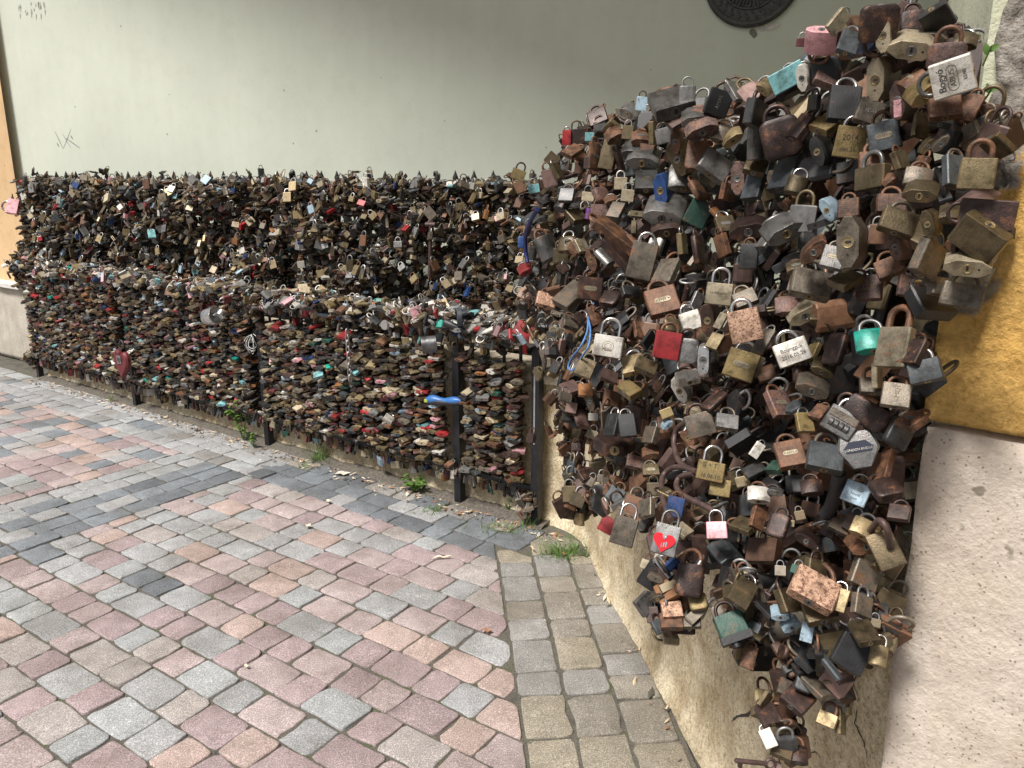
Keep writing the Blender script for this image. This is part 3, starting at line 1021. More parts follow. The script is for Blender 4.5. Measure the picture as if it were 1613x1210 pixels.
def plate_mesh(st):
    k = ('p', st)
    if k in BODY:
        return BODY[k]
    y = {'l': -.205, 'r': -.17, 'o': -.19, 'b': -.33, 'h': -.18}[st]
    L, r = .17, .095
    out = [(L + r * math.cos(a), r * math.sin(a)) for a in np.linspace(-math.pi / 2, math.pi / 2, 7)] + [(-L + r * math.cos(a), r * math.sin(a)) for a in np.linspace(math.pi / 2, 1.5 * math.pi, 7)]
    n = len(out)
    vs = [(x, y + .002, z) for x, z in out] + [(x, y - .012, z) for x, z in out]
    mb = MB()
    mb.add(vs, [tuple(range(n, 2 * n))] + [(i, (i + 1) % n, n + (i + 1) % n, n + i) for i in range(n)])
    nf = len(mb.f)
    for sx in (-1, 1):
        mb.add([(sx * .20 + .032 * math.cos(a), y - .014, .032 * math.sin(a)) for a in np.arange(0, 6.2, .79)], [tuple(range(8))])
    for k_ in range(4):
        x0 = -.12 + .065 * k_
        mb.add([(x0, y - .0135, -.035), (x0 + .035, y - .0135, -.035), (x0 + .035, y - .0135, .035), (x0, y - .0135, .035)], [(0, 1, 2, 3)])
    me = mb.mesh('nameplate')
    for i, p in enumerate(me.polygons):
        p.material_index = 1 if i >= nf else 0
    BODY[k] = me
    return me
def emblem_mesh(st):
    k = ('e', st)
    if k in BODY:
        return BODY[k]
    y = {'l': -.205, 'r': -.17, 'o': -.19, 'b': -.33, 'h': -.18}[st]
    mb = MB()
    for r_ in (.19, .11):
        mb.tube([(r_ * math.cos(2 * math.pi * i / 24), y, r_ * .8 * math.sin(2 * math.pi * i / 24)) for i in range(24)], .0075, 5, closed=True)
    BODY[k] = mb.mesh('emblem')
    return BODY[k]
ink = flat_mat('marker_ink', (.030, .026, .024), .8, bumpk=0)
def lettering(parent, st, text, size, dz=0.0, dx=0.0, rot=0.0, mat=None, align='CENTER'):
    y = {'l': -.205, 'r': -.17, 'o': -.19, 'b': -.33, 'h': -.18}[st] - .006
    cu = bpy.data.curves.new('lettering', 'FONT')
    cu.body = text
    cu.size = size
    cu.align_x = 'CENTER'
    cu.align_y = 'CENTER'
    cu.extrude = .002
    cu.materials.append(mat or ink)
    tmp = bpy.data.objects.new('lettering_curve', cu)
    C.objects.link(tmp)
    bpy.context.view_layer.update()
    me = bpy.data.meshes.new_from_object(tmp.evaluated_get(bpy.context.evaluated_depsgraph_get()))
    bpy.data.objects.remove(tmp)
    me.name = 'lettering'
    o = bpy.data.objects.new('lettering', me)
    C.objects.link(o)
    o.parent = parent
    o.location = (dx, y, dz)
    o.rotation_euler = (R(90), -rot, 0)
    return o

# depth of the hanging mass seen along a ray (metres): read from the size of the locks and the line of the low wall
DCTL = [(900, 210, 2.75), (850, 400, 3.15), (825, 470, 3.25), (900, 450, 2.6), (960, 545, 1.85), (900, 700, 2.35), (1000, 400, 2.05), (1000, 650, 1.80), (1060, 540, 1.62),
        (1050, 860, 1.42), (1180, 510, 1.38), (1240, 130, 1.32), (1100, 200, 1.75), (1000, 220, 2.2), (1330, 385, 1.12), (1500, 350, .97), (1580, 300, .92), (1590, 400, .90), (1450, 600, 1.03), (1450, 800, 1.10),
        (1240, 900, 1.25), (1250, 1180, 1.33), (1050, 990, 1.45), (1000, 830, 1.58), (1160, 1000, 1.38), (1380, 1000, 1.16), (1400, 50, 1.10), (1520, 120, 1.02), (1180, 700, 1.42), (1300, 700, 1.20), (930, 800, 2.2)]
def depth(x, y):
    s_, n_ = 0, 0
    for a, b_, t in DCTL:
        k = 1 / (((x - a) ** 2 + (y - b_) ** 2) + 900) ** 1.5
        s_ += k * t
        n_ += k
    return s_ / n_

# what the photograph shows of the bush, tile by tile: origin, scale, then x,y,w,h,view,roll,shape,colour,features
TILES = '''
800,0,3.6659
770,600,62,84,F,8,r,lb,,pale blue upright lock|915,590,62,50,B,-10,l,dg|1035,560,95,62,F,0,b,st|695,655,105,60,B,28,l,st|965,635,235,110,B,-14,r,st,#longsteel
1215,595,135,150,F,20,r,bk,L:AMAS#amas|1310,530,90,130,F,0,r,st|1375,585,72,60,B,60,l,st|1475,520,95,80,B,40,l,br|340,795,50,78,F,0,r,re,#redtop|400,790,90,64,F,-5,r,rd
470,790,50,70,F,0,r,tq|375,875,88,100,F,18,r,rs|255,920,72,82,F,-140,r,bd|600,735,88,72,F,140,r,br|690,765,60,66,F,5,r,bd|500,905,92,150,F,15,l,rs,p|585,895,98,170,F,10,r,bd
620,800,105,60,B,-30,l,rs|772,820,120,60,B,5,l,rs,p|810,870,95,50,G,3,r,rs,p|840,770,90,130,E,5,r,br|970,700,105,110,F,-20,r,rp,p|1085,700,165,60,B,-5,l,st|1120,755,190,90,B,-20,l,rp,#ruddy
900,785,92,90,F,0,r,st|970,820,140,80,B,85,l,rs|720,885,130,60,B,5,l,dg|775,938,185,64,B,5,l,st|985,920,200,100,B,65,l,bd,#bronzecurl|1090,900,125,170,F,5,o,rs|1240,775,125,110,G,20,l,gt
1300,810,125,54,B,-35,l,br|1435,800,130,220,E,5,b,st|1018,1035,180,80,G,5,l,st|885,1100,185,110,B,80,l,bl,#bluerust|1195,960,185,125,G,35,r,st,#steelrust|1330,1030,190,80,B,85,l,rp|1435,955,125,130,F,20,r,bd,g
1420,1080,125,150,F,-4,r,sl|1530,1050,130,90,B,75,l,gt|1270,1110,105,95,F,5,r,rs,p|1100,1100,105,125,F,0,o,rs|240,1030,80,72,F,-15,r,rp,p|285,990,80,92,F,5,r,bd|650,1060,72,62,F,0,r,cb
800,1050,130,150,F,0,r,dg,g|540,1130,125,92,F,5,o,rp|340,1130,88,80,F,0,r,dg|690,1130,72,52,F,5,r,cb|1430,660,175,150,F,25,r,dg|520,680,110,100,F,-30,r,rd|530,730,70,62,F,-8,r,st|150,1090,64,48,F,-10,r,tq|60,1010,80,70,F,20,r,yb
1213,0,4.0325
320,260,190,165,G,186,l,pk,#pinktwin|200,270,66,84,F,5,b,mr|430,140,92,175,F,58,r,cb|500,275,125,185,F,22,r,sl|690,150,235,215,F,180,o,rd,#bigbrown|722,225,215,110,B,82,l,cb,#creamkey
860,60,100,62,F,30,r,rp|905,165,150,185,F,-10,o,rd|1060,120,175,165,G,150,r,dg,#greyend|1020,245,190,74,B,10,l,gt|900,315,280,95,B,10,l,cb,#creambar|1150,225,110,62,B,-8,r,rd|1235,290,140,80,B,10,l,bd
1120,360,225,165,F,0,o,rp,#rustdome|1160,490,225,240,F,-107,r,wh,L:bogyo#bogyo|110,495,130,205,F,62,r,tq,#teal|208,495,165,125,B,78,l,wh,#bluewhite|370,495,170,135,F,30,r,rp|470,665,190,255,G,6,r,bk,c#blackcurved
681,505,265,130,B,85,l,cb,#creamtall|800,390,125,112,F,-30,r,rp|900,510,140,150,F,28,l,rs,p|818,640,240,110,B,82,l,rd,#pinklabel|990,600,205,110,B,-40,l,yb,#yellowslant|630,720,165,160,G,20,r,gt,L:va#va
727,865,190,180,F,-14,r,sl,q#slateplate|508,905,180,200,F,8,r,yb,L:date#dated|360,790,150,150,F,15,r,yb|1110,690,185,90,G,-5,r,rs|1265,690,125,180,F,12,l,rs|960,800,108,150,F,10,r,bd|1080,790,125,80,B,15,r,dg
1480,785,95,165,F,55,r,gt|1315,1105,205,190,F,2,r,br,S#brightbrass|1180,1095,170,205,F,8,r,sl|1150,1010,72,90,F,40,r,br|1445,930,150,155,F,150,r,bd|305,965,190,125,B,68,l,dg|100,1100,175,230,F,-20,r,sl
671,1040,200,110,G,-3,r,rs|825,1020,125,110,F,-10,r,bd|650,1130,225,130,F,-15,r,bd|770,1160,90,84,B,-40,l,rs|940,1130,165,110,G,10,l,gt|1005,930,115,84,B,-55,l,bd|1085,915,125,90,B,-50,l,gt
1280,830,100,90,L,-35,r,gt|280,650,100,90,F,-10,r,dg|170,1180,135,115,F,15,b,bd,c|190,810,160,170,F,-5,l,rd|70,880,235,260,F,-16,o,rd,g#starkey|350,455,180,170,F,0,o,bk|960,1045,110,100,F,8,r,rs|1340,760,90,80,F,40,r,gt
1213,300,4.0325
365,125,160,125,B,58,l,lb|500,115,128,112,F,0,r,rs|770,90,175,118,G,0,r,rs|950,30,200,80,B,5,l,bd|1380,155,190,330,F,-86,r,rd,#longred|1330,300,300,185,G,-145,r,bd,#largebronze|100,270,250,110,B,-30,l,st,#steelboat
500,330,330,210,B,85,l,gt,#bigrust|400,430,140,150,F,20,r,st,q|275,390,195,150,B,-50,l,rs|680,280,98,72,F,0,r,rs|813,205,215,150,G,18,r,bd|1005,215,180,100,B,70,l,bd|1150,185,150,58,B,8,l,bd|800,360,175,110,B,72,l,rp
1000,440,215,215,F,35,r,gt|1240,380,245,110,B,25,l,rs|1255,485,270,95,B,3,l,cb,#creamlow|760,490,165,120,F,-20,r,rs|170,510,120,90,B,-10,l,bd,p|260,600,245,140,G,10,r,gt,#pinkbronze|480,570,145,170,F,20,r,bd,g
630,620,155,160,F,-15,r,rp,gc|832,560,90,100,F,15,r,wh|880,610,128,130,F,0,r,rp,g|1085,615,180,120,F,5,r,gt|1220,670,240,140,F,8,r,gt|1400,640,70,95,F,-40,r,bd|1020,720,275,200,F,0,r,bk|115,735,160,80,G,-5,l,rp
220,790,215,120,B,-32,l,cb|790,1000,215,250,L,-4,r,cb,HL:scrawl#creamheavy|650,960,205,120,G,-10,l,tl,#jade|140,1030,205,140,F,-25,r,wh,L:may#handwritten|270,1030,100,120,F,-10,r,yb|415,1010,150,225,F,-5,o,rd|900,1030,165,165,F,5,r,rd
985,1150,195,140,F,-10,r,sl|680,1180,110,150,E,0,r,cb|320,850,155,90,B,25,l,bd|330,1150,145,90,B,20,l,bd|210,1170,150,115,F,0,o,rd|95,940,70,95,E,0,r,bd
813,300,4.0325
305,80,98,112,F,0,b,dg|455,40,76,90,F,5,r,cb|695,30,78,62,F,0,l,cb|605,75,84,60,B,-15,l,rs|635,130,95,120,F,10,r,gt|530,175,118,160,F,2,r,rp,#purpleside|460,150,40,110,F,8,b,pp,#purple|380,165,118,112,F,-14,r,bd
930,165,245,105,B,8,l,st,#steelcream|1155,150,145,150,F,25,r,gn,#green|1285,160,72,120,F,-30,r,or|1330,220,118,120,F,-5,r,bd,p|1475,260,235,95,B,-12,l,rd|957,265,200,86,B,-8,l,rd|635,285,110,280,E,-46,r,rs
195,370,150,150,R,-18,b,st,#roundpale|320,345,115,110,F,0,o,bd,c|415,355,90,95,F,0,r,cb,g|282,415,98,72,F,0,r,bd,p|480,440,150,98,B,75,l,rs|560,430,80,130,F,-14,b,st|650,410,100,225,E,-36,r,rd|880,350,98,100,F,0,o,wh
800,450,165,220,F,12,r,gt,c#tanchrome|875,510,108,80,F,8,r,wh,c|955,520,150,190,F,-10,r,gt|1055,340,110,130,E,0,r,br|1160,380,115,190,F,5,o,rd|1310,350,115,130,F,-25,r,rs,g|1480,420,112,170,F,8,r,dg|470,625,155,140,F,5,r,rd,q#brownplate
190,700,125,100,G,15,r,cr|350,670,165,190,F,20,r,gt|600,690,128,120,F,0,o,rd|725,645,120,70,F,3,r,dg|930,710,200,200,G,-16,r,rs,p|1290,660,165,130,F,4,r,cb,cL:love#chromeshackle|1145,710,75,150,F,38,r,st
1455,690,145,115,G,-25,r,gt|1110,830,128,120,F,-25,r,wh|1220,825,210,110,B,80,l,rd|1300,830,64,180,F,3,r,cb|1455,860,195,215,F,-16,r,cr,c#pinkspeck|345,840,98,110,F,15,r,gt|55,895,95,130,F,-58,r,re,#redblock|115,945,62,60,F,5,r,cb
585,990,185,135,F,8,r,wh,cL:emb#whiteemblem|780,890,75,150,F,15,r,rs|840,950,75,150,F,62,r,bk|960,985,165,165,F,8,r,re,#speckledred|1080,1020,150,165,F,2,o,st,L:eh#embossed|1195,1080,225,110,B,88,o,ch,c#chromedisc
1265,960,90,110,F,3,r,br|745,1110,135,138,F,-25,r,br|825,1120,138,105,F,25,r,bd|1430,1110,195,180,F,15,r,yb,qc#goldplate|1570,960,105,190,F,5,l,gt|240,900,70,90,F,10,r,bd,p|60,515,90,50,B,-25,l,re|105,690,92,64,B,15,l,rp
440,1130,115,120,F,20,r,bd|1090,1190,145,80,F,5,r,wh|500,800,90,130,F,-10,l,rs|990,860,110,95,F,0,o,bd,g|1575,330,90,90,F,5,r,st|40,330,62,72,F,3,o,bl,#bluesmall|10,360,42,66,F,8,l,mr
813,600,4.0325
720,60,155,100,F,30,r,yb|1040,60,170,150,B,58,l,wh,#whitesteel|470,130,125,90,B,70,l,gt|330,225,78,100,F,3,r,dg|435,100,56,58,F,0,r,tq|480,340,70,84,F,18,r,cb,c|610,280,105,150,F,0,r,dg|705,285,108,150,F,-5,r,bk
855,345,118,112,F,3,r,gt,g|955,205,78,90,F,-25,r,yb|965,285,80,72,B,-45,l,lb|1125,185,108,100,F,8,r,bd,p|1255,130,108,190,F,10,o,rd|1340,265,140,110,G,4,r,st,#silver|1170,280,180,140,F,-20,r,gt,#blackspeck|625,435,270,120,B,2,h,rd,#slab
1090,365,118,90,B,40,l,rs|760,520,118,90,G,10,r,rp|855,475,108,100,B,-15,l,rs|855,570,108,86,G,-5,r,bd,p|1235,575,170,125,F,7,r,yb,cL:gt#gt|1295,680,130,110,F,4,r,yb,L:spots#spotted|1530,440,62,150,F,24,r,wh
630,725,105,95,F,25,r,sl|580,915,100,110,F,25,r,re,#smallred|685,955,150,185,F,13,r,gt,c#tanbig|830,810,125,118,F,-25,r,gt|950,1010,160,185,F,11,r,st,#redheart|1060,950,96,100,F,-30,r,cb,c|1275,950,128,105,F,-8,r,pk,c#pink|830,1170,80,86,F,15,r,cb
1010,800,105,130,F,10,r,bl,#bluerect|965,720,105,110,F,-30,r,bd,q|875,690,88,82,F,-5,r,bd,p|545,620,62,56,F,0,r,gt|1540,725,138,90,G,0,l,wh,#creamwide|1540,860,100,170,F,38,r,rs|1450,920,125,150,F,-30,r,bd|1510,570,95,140,F,30,r,dg
380,420,60,120,F,0,r,rd|390,755,90,78,F,20,r,bd|470,640,60,115,F,25,b,gt|450,600,110,70,F,-20,r,rd|410,240,90,150,F,15,l,rp|490,230,62,62,F,0,r,wh|350,170,70,74,F,10,r,rp|440,60,90,40,G,0,r,or|1440,640,86,64,F,-20,r,bd
1213,600,4.0325
265,60,205,110,B,15,l,gt|650,35,150,95,G,-4,r,gt,S|800,95,170,155,F,3,r,gt,L:mz|610,205,160,310,F,-62,o,rd,#goldfleck|450,265,200,165,F,25,r,st,W#wheels|820,335,160,190,F,32,o,dg|900,255,165,140,F,5,r,rs,p|560,440,250,220,F,-18,h,st,L:bridge#bridge
720,545,130,200,F,-25,r,rs|740,690,180,170,F,-20,o,rd|545,715,150,140,F,15,r,lb,cL:blue#bluepanel|220,265,105,130,F,0,r,yb|310,200,88,130,F,3,r,rs|130,470,175,185,G,-18,r,rs,q|350,490,220,190,G,5,r,sl,#slatebig|400,420,78,100,F,5,r,gt
40,550,125,90,F,0,r,gn|30,710,95,84,B,5,l,st|265,680,135,100,F,-5,l,rd|150,170,100,130,F,5,h,sl|600,945,165,125,G,20,l,br,#brasskey|605,1050,185,110,B,-35,l,rs|735,1075,165,220,F,-32,r,bd,#bronzetilt|820,840,128,110,F,0,r,rd
290,1185,155,90,F,0,r,bd|125,905,55,125,F,0,r,bd|190,855,60,110,F,-20,r,bd|230,1015,150,75,B,25,l,rd|50,920,128,150,F,-4,o,rd|520,900,90,84,F,20,r,rd|60,150,155,185,F,-6,r,rp,q|440,930,125,70,F,25,r,gt
1180,880,3.6675
375,180,255,185,G,20,r,cr,#copper|380,70,145,90,F,2,r,gt,S|512,235,110,125,F,9,r,br,c#brasschrome|230,240,165,140,F,-12,r,bd,g|410,310,180,130,G,-24,r,bd,g|180,335,100,95,B,-10,l,lb|245,395,105,90,B,-40,l,lb|335,425,68,128,F,5,r,lb,#bluestick
95,300,78,140,F,3,r,dg|670,90,165,150,F,15,r,gt|800,40,140,130,G,28,r,bd|650,270,128,125,F,25,r,gt,g|665,430,125,165,F,-28,r,bd|745,560,98,118,F,2,b,br,cc#brasslow|400,530,150,130,B,-42,l,dg|590,550,180,185,F,16,r,bk
200,540,98,72,F,-12,o,rd|400,740,125,180,F,-28,r,gt|325,690,98,165,F,0,o,sl|222,755,108,100,G,12,r,gt|90,820,80,100,F,38,r,bd|112,905,118,120,F,-28,r,rd|283,810,150,160,F,28,r,rd|110,1040,74,105,F,-32,r,wh,#whitelow
188,1105,118,105,G,10,r,bd|280,1135,110,110,G,-6,l,rd,S|150,1195,64,72,F,0,r,rp|450,930,108,76,F,10,r,br,S#brasslevel|530,930,90,145,E,2,r,br,c|575,880,60,90,E,-6,r,br,c|725,372,64,56,F,0,r,bd|550,690,64,120,F,60,r,rd|275,65,66,84,F,12,r,gn|180,70,60,84,F,-5,r,gt
880,880,3.6675
758,125,155,200,F,4,o,rd,S#ovalbrown|500,262,108,110,F,60,r,st|570,232,90,72,B,-20,l,gt|625,190,125,110,F,-16,r,or|655,300,118,100,G,-10,r,cr|585,390,88,84,F,-10,r,sl|770,362,100,84,F,-14,r,gt|805,250,105,100,F,-20,o,yb|650,365,130,72,G,-8,r,rs
560,115,96,66,B,15,l,gt|540,325,70,60,F,-10,r,rd|1000,395,170,160,F,-28,r,gn,D#greenblack|920,305,80,62,F,-30,b,gt|1100,570,78,140,F,8,l,rs,#rustdrop|1060,200,128,190,G,28,r,bd|1130,440,64,130,F,-36,l,bd|1015,500,50,64,F,10,r,or
'''
LMNAME = {'longsteel': 'long steel lock', 'amas': 'black lettered lock', 'redtop': 'small red lock', 'ruddy': 'ruddy slanting lock', 'bronzecurl': 'curled bronze lock', 'bluerust': 'navy blue lock',
 'steelrust': 'rust-streaked steel lock', 'pinktwin': 'pink lock', 'bigbrown': 'large brown top lock', 'creamkey': 'cream keyhole lock', 'greyend': 'grey-ended lock', 'creambar': 'long cream lock',
 'rustdome': 'rusty domed lock', 'bogyo': 'silver Bogyó lock', 'teal': 'pale teal lock', 'bluewhite': 'blue and white lock', 'blackcurved': 'tall black lock', 'creamtall': 'tall cream lock',
 'pinklabel': 'pink-labelled lock', 'yellowslant': 'slanting yellow lock', 'va': 'VA lock', 'slateplate': 'slate lock with plate', 'dated': 'dated brass lock', 'brightbrass': 'bright brass lock',
 'starkey': 'embossed brown lock', 'longred': 'long red-brown lock', 'largebronze': 'large bronze lock', 'steelboat': 'long steel boat lock', 'bigrust': 'big upright keyhole lock', 'creamlow': 'cream bar by the wall',
 'pinkbronze': 'wide tan lock', 'creamheavy': 'cream lock with heavy shackle', 'jade': 'jade green lock', 'handwritten': 'handwritten white lock', 'purpleside': 'rusty lock by purple tube', 'purple': 'purple tube lock',
 'steelcream': 'pale steel boat lock', 'green': 'dark green lock', 'roundpale': 'pale drum lock', 'tanchrome': 'tan chrome-shackled lock', 'brownplate': 'brown plated lock', 'chromeshackle': 'pale brass chrome-shackled lock',
 'pinkspeck': 'large speckled lock', 'redblock': 'red block lock', 'whiteemblem': 'white emblem lock', 'speckledred': 'speckled red lock', 'embossed': 'embossed steel lock', 'chromedisc': 'chrome disc lock',
 'goldplate': 'yellow plated lock', 'bluesmall': 'small blue lock', 'whitesteel': 'white keyhole lock', 'silver': 'silver lock', 'blackspeck': 'flaking grey lock', 'slab': 'flat brown slab lock', 'gt': 'G+T lock',
 'spotted': 'rust-spotted yellow lock', 'smallred': 'little red lock', 'tanbig': 'big tan lock', 'redheart': 'red heart lock', 'pink': 'pink lock below', 'bluerect': 'bright blue lock', 'creamwide': 'cream wide lock',
 'goldfleck': 'gold-flecked lock', 'wheels': 'number-wheel lock', 'bridge': 'LONDON BRIDGE lock', 'bluepanel': 'blue-panelled lock', 'slatebig': 'big slate lock', 'brasskey': 'brass keyhole lock', 'bronzetilt': 'tilted bronze lock',
 'copper': 'copper speckled lock', 'brasschrome': 'brass lock with chrome shackle', 'bluestick': 'light blue stick lock', 'brasslow': 'brass barrel lock', 'whitelow': 'low white lock', 'brasslevel': 'level brass lock',
 'ovalbrown': 'oval brown lock', 'greenblack': 'green and black lock', 'rustdrop': 'rusty drop lock'}
LMLABEL = {'amas': 'black square padlock with raised lettering on the crest of the bush', 'pinktwin': 'pink and maroon padlock with two keyholes, upside down near the top',
 'bigbrown': 'large rounded dark brown padlock at the very top of the bush', 'bogyo': 'silver padlock lying sideways, lettered Bogyó, near the building corner',
 'teal': 'pale teal padlock sticking out sideways from the upper slope of the bush', 'bluewhite': 'blue and white patterned padlock just below the pale teal padlock',
 'va': 'tan grey padlock engraved VA, hanging under the tall cream padlock', 'slateplate': 'slate grey padlock with an oval yellow plate beside the dated brass padlock',
 'dated': 'brass padlock inscribed 2014 and dec. 26. in ink', 'brightbrass': 'bright brass padlock with thick rusty shackle against the ochre wall',
 'longred': 'long red-brown padlock pointing sideways at the ochre wall', 'largebronze': 'large dull bronze padlock tilted on the ochre wall, keyhole upward',
 'bigrust': 'big grey-brown padlock standing upright with a copper keyhole facing out', 'creamheavy': 'cream padlock with heavy thick shackle and worn handwriting behind the jade one',
 'jade': 'bright jade green padlock in front of the cream heavy one', 'handwritten': 'whitish padlock with black handwriting and the date 2016.05.26',
 'purple': 'thin purple striped tube hanging in the upper bush', 'green': 'dark green rusting padlock tilted in the middle of the upper bush', 'chromeshackle': 'pale brass padlock with tall chrome shackle and faint engraved script',
 'pinkspeck': 'large pinkish speckled padlock with its shackle pointing sideways', 'redblock': 'red block padlock at the far end of the bush by the railing', 'whiteemblem': 'white padlock with faded ring emblem and chrome shackle',
 'speckledred': 'red padlock with dark rust speckles next to the embossed steel one', 'embossed': 'silvery steel padlock embossed EH beside the speckled red one', 'chromedisc': 'shiny chrome disc padlock seen from its rim',
 'goldplate': 'yellow brass padlock with peeling paint and a riveted oval plate', 'silver': 'clean silver padlock with dark shackle in the middle of the bush', 'blackspeck': 'grey padlock whose face is flaking in black specks',
 'slab': 'flat dark brown slab-like padlock jutting out over the low wall', 'gt': 'yellow brass padlock inscribed G+T and 16.06.10', 'spotted': 'yellow padlock with rust spots just under the G+T one',
 'smallred': 'little red padlock hanging in front of the beige low wall', 'tanbig': 'big tan grey padlock with chrome shackle beside the little red one', 'redheart': 'grey combination padlock with a red heart on its front',
 'pink': 'clean pink padlock with chrome shackle hanging near the rusty cables', 'bluerect': 'bright blue padlock half hidden behind the rusty cables', 'goldfleck': 'rounded dark brown padlock with worn golden writing',
 'wheels': 'steel padlock with number wheels beside the gold-flecked one', 'bridge': 'grey hexagonal padlock with dark panel lettered LONDON BRIDGE', 'bluepanel': 'padlock with a light blue handwritten panel',
 'copper': 'large copper padlock covered in dark speckles', 'greenblack': 'dark green and black box-shaped padlock over the beige wall', 'ovalbrown': 'oval dark brown padlock hanging low over the beige wall',
 'brasslow': 'small brass barrel padlock hanging on a chrome shackle by the plinth', 'bluerust': 'navy blue tapered padlock standing on edge in the upper bush', 'steelrust': 'steel padlock with rust streaks on its upper face',
 'whitelow': 'whitish padlock lowest of all on the hanging chain of locks', 'pinklabel': 'dark brown padlock with a pink label strip on its side', 'starkey': 'embossed rounded brown padlock with a star-shaped keyhole',
 'creamtall': 'tall cream tapered padlock with keyhole facing out above the VA one', 'blackcurved': 'tall black padlock with pale edge and curved side above the dated brass one', 'longsteel': 'long thin steel padlock lying along the crest of the bush',
 'brownplate': 'square dark brown padlock with an oval plate above the white emblem one', 'tanchrome': 'tan padlock with chrome shackle behind a small white padlock', 'brasskey': 'brass padlock tilted with its rusty keyhole facing out',
 'bluesmall': 'small blue padlock at the far end of the bush beside a navy cable', 'rustdome': 'rusty domed padlock behind the silver Bogyó one', 'redtop': 'small red padlock at the far crest of the bush'}
POSE = {'F': (0, -6), 'G': (8, -30), 'B': (0, -64), 'E': (72, -8), 'L': (-34, -14), 'R': (36, -14)}
specs = []
for line in TILES.strip().split('\n'):
    f_ = line.split(',')
    if len(f_) == 3:
        ox, oy, sc_ = map(float, f_)
        continue
    for it in line.split('|'):
        f_ = it.split(',')
        x, y, w_, h_ = map(float, f_[:4])
        view, roll, st, ck = f_[4], float(f_[5]), f_[6], f_[7]
        feat = f_[8] if len(f_) > 8 else ''
        lab = None
        if '#' in feat:
            feat, lab = feat.split('#')
        x, y, w_, h_ = ox + x / sc_, oy + y / sc_, w_ / sc_, h_ / sc_
        specs.append(dict(x=x, y=y, w=w_, h=h_, view=view, roll=roll, st=st, ck=ck, feat=feat, lm=lab))
# drop the same lock read in two tiles
out = []
for s_ in specs:
    if any(abs(s_['x'] - q['x']) < 9 and abs(s_['y'] - q['y']) < 9 for q in out):
        continue
    out.append(s_)
specs = out
specs.sort(key=lambda s_: -(s_['w'] * s_['h']) - (1e6 if s_['lm'] else 0))
def pose_matrix(x, y, roll, yaw, pitch):
    f_ = ray(x, y).normalized()
    r_ = f_.cross(Vector((0, 0, 1))).normalized()
    u_ = r_.cross(f_)
    B = Matrix((r_, f_, u_)).transposed()
    return B @ Matrix.Rotation(R(roll), 3, 'Y') @ Matrix.Rotation(R(yaw), 3, 'Z') @ Matrix.Rotation(R(pitch), 3, 'X')
def qa(a):
    return min((.62, .72, .82, .92, 1.05, 1.2, 1.4, 1.65), key=lambda q: abs(q - a))
SHK = {'rs': 'rs', 'rp': 'rs', 'rd': 'rd', 'or': 'rs', 'cr': 'rs'}
plate_in = flat_mat('plate_stamp', (.12, .10, .07), .7)
LANDPOS = {s_['lm']: (s_['x'], s_['y']) for s_ in specs if s_['lm']}
VIEWW = {'F': ('hanging upright', 'tilted', 'lying sideways', 'upside down'), 'G': ('with its underside showing', 'tilted with underside showing', 'sideways with underside showing', 'upside down with its end showing'),
         'B': ('with keyhole end outward', 'slanting, keyhole outward', 'on edge, keyhole outward', 'turned over, keyhole outward'), 'E': ('seen edge-on', 'edge-on and slanting', 'edge-on and flat', 'edge-on, upside down'),
         'L': ('turned aside', 'turned and tilted', 'turned and sideways', 'turned over'), 'R': ('turned aside', 'turned and tilted', 'turned and sideways', 'turned over')}
SHAPEW = {'r': 'square', 'l': 'tapered', 'o': 'rounded', 'b': 'drum-shaped', 'h': 'six-sided'}
used_labels = set()
def rel(x, y, skip=()):
    c_ = sorted(((px - x) ** 2 + (py - y) ** 2, k, px, py) for k, (px, py) in LANDPOS.items() if k not in skip)
    return c_
def make_label(s_):
    a = abs(((s_['roll'] + 180) % 360) - 180)
    if s_['view'] == 'B':
        a = min(a, 180 - a)
        pi = 0 if a < 15 else 1 if a < 60 else 2
    else:
        pi = 0 if a < 14 else 1 if a < 65 else 2 if a < 125 else 3
    sz = s_['w'] * s_['h']
    size = 'small ' if sz < 520 else 'large ' if sz > 2300 else ''
    core = f"{size}{LOCKCOL[s_['ck']][4]} {SHAPEW[s_['st']]} padlock"
    extra = ' with nameplate' if ('p' in s_['feat'] or 'q' in s_['feat']) else ' with engraved ring' if 'g' in s_['feat'] else ''
    pose = VIEWW[s_['view']][pi]
    c_ = rel(s_['x'], s_['y'])
    def side(k):
        d_, n_, px_, py_ = c_[k]
        dx, dy = s_['x'] - px_, s_['y'] - py_
        if abs(dy) > abs(dx) * .8:
            w_ = ('above' if dy < 0 else 'below')
        else:
            w_ = ('to the right of' if dx > 0 else 'to the left of')
        if d_ < 45 ** 2 and w_ in ('above', 'below'):
            w_ = 'just ' + w_
        return w_ + ' the ' + LMNAME[n_]
    def ok(t):
        return t not in used_labels and len(t.split()) <= 16
    cands = []
    for k in range(3):
        cands += [f"{core}{extra} {pose}, {side(k)}", f"{core}{extra}, {side(k)}", f"{core}, {pose}, {side(k)}"]
        j = (k + 1) % 4
        cands += [f"{core}, between the {LMNAME[c_[k][1]]} and the {LMNAME[c_[j][1]]}"]
    for t in cands:
        if ok(t):
            return t
    for k in range(3, 9):
        t = f"{core}, {side(k)}"
        if ok(t):
            return t
    return cands[1]
def heart_poly(s, n=28):
    o = []
    for k in range(n):
        a = 2 * math.pi * k / n
        o.append((s * 16 * math.sin(a) ** 3 / 17, s * (13 * math.cos(a) - 5 * math.cos(2 * a) - 2 * math.cos(3 * a) - math.cos(4 * a)) / 17))
    return o
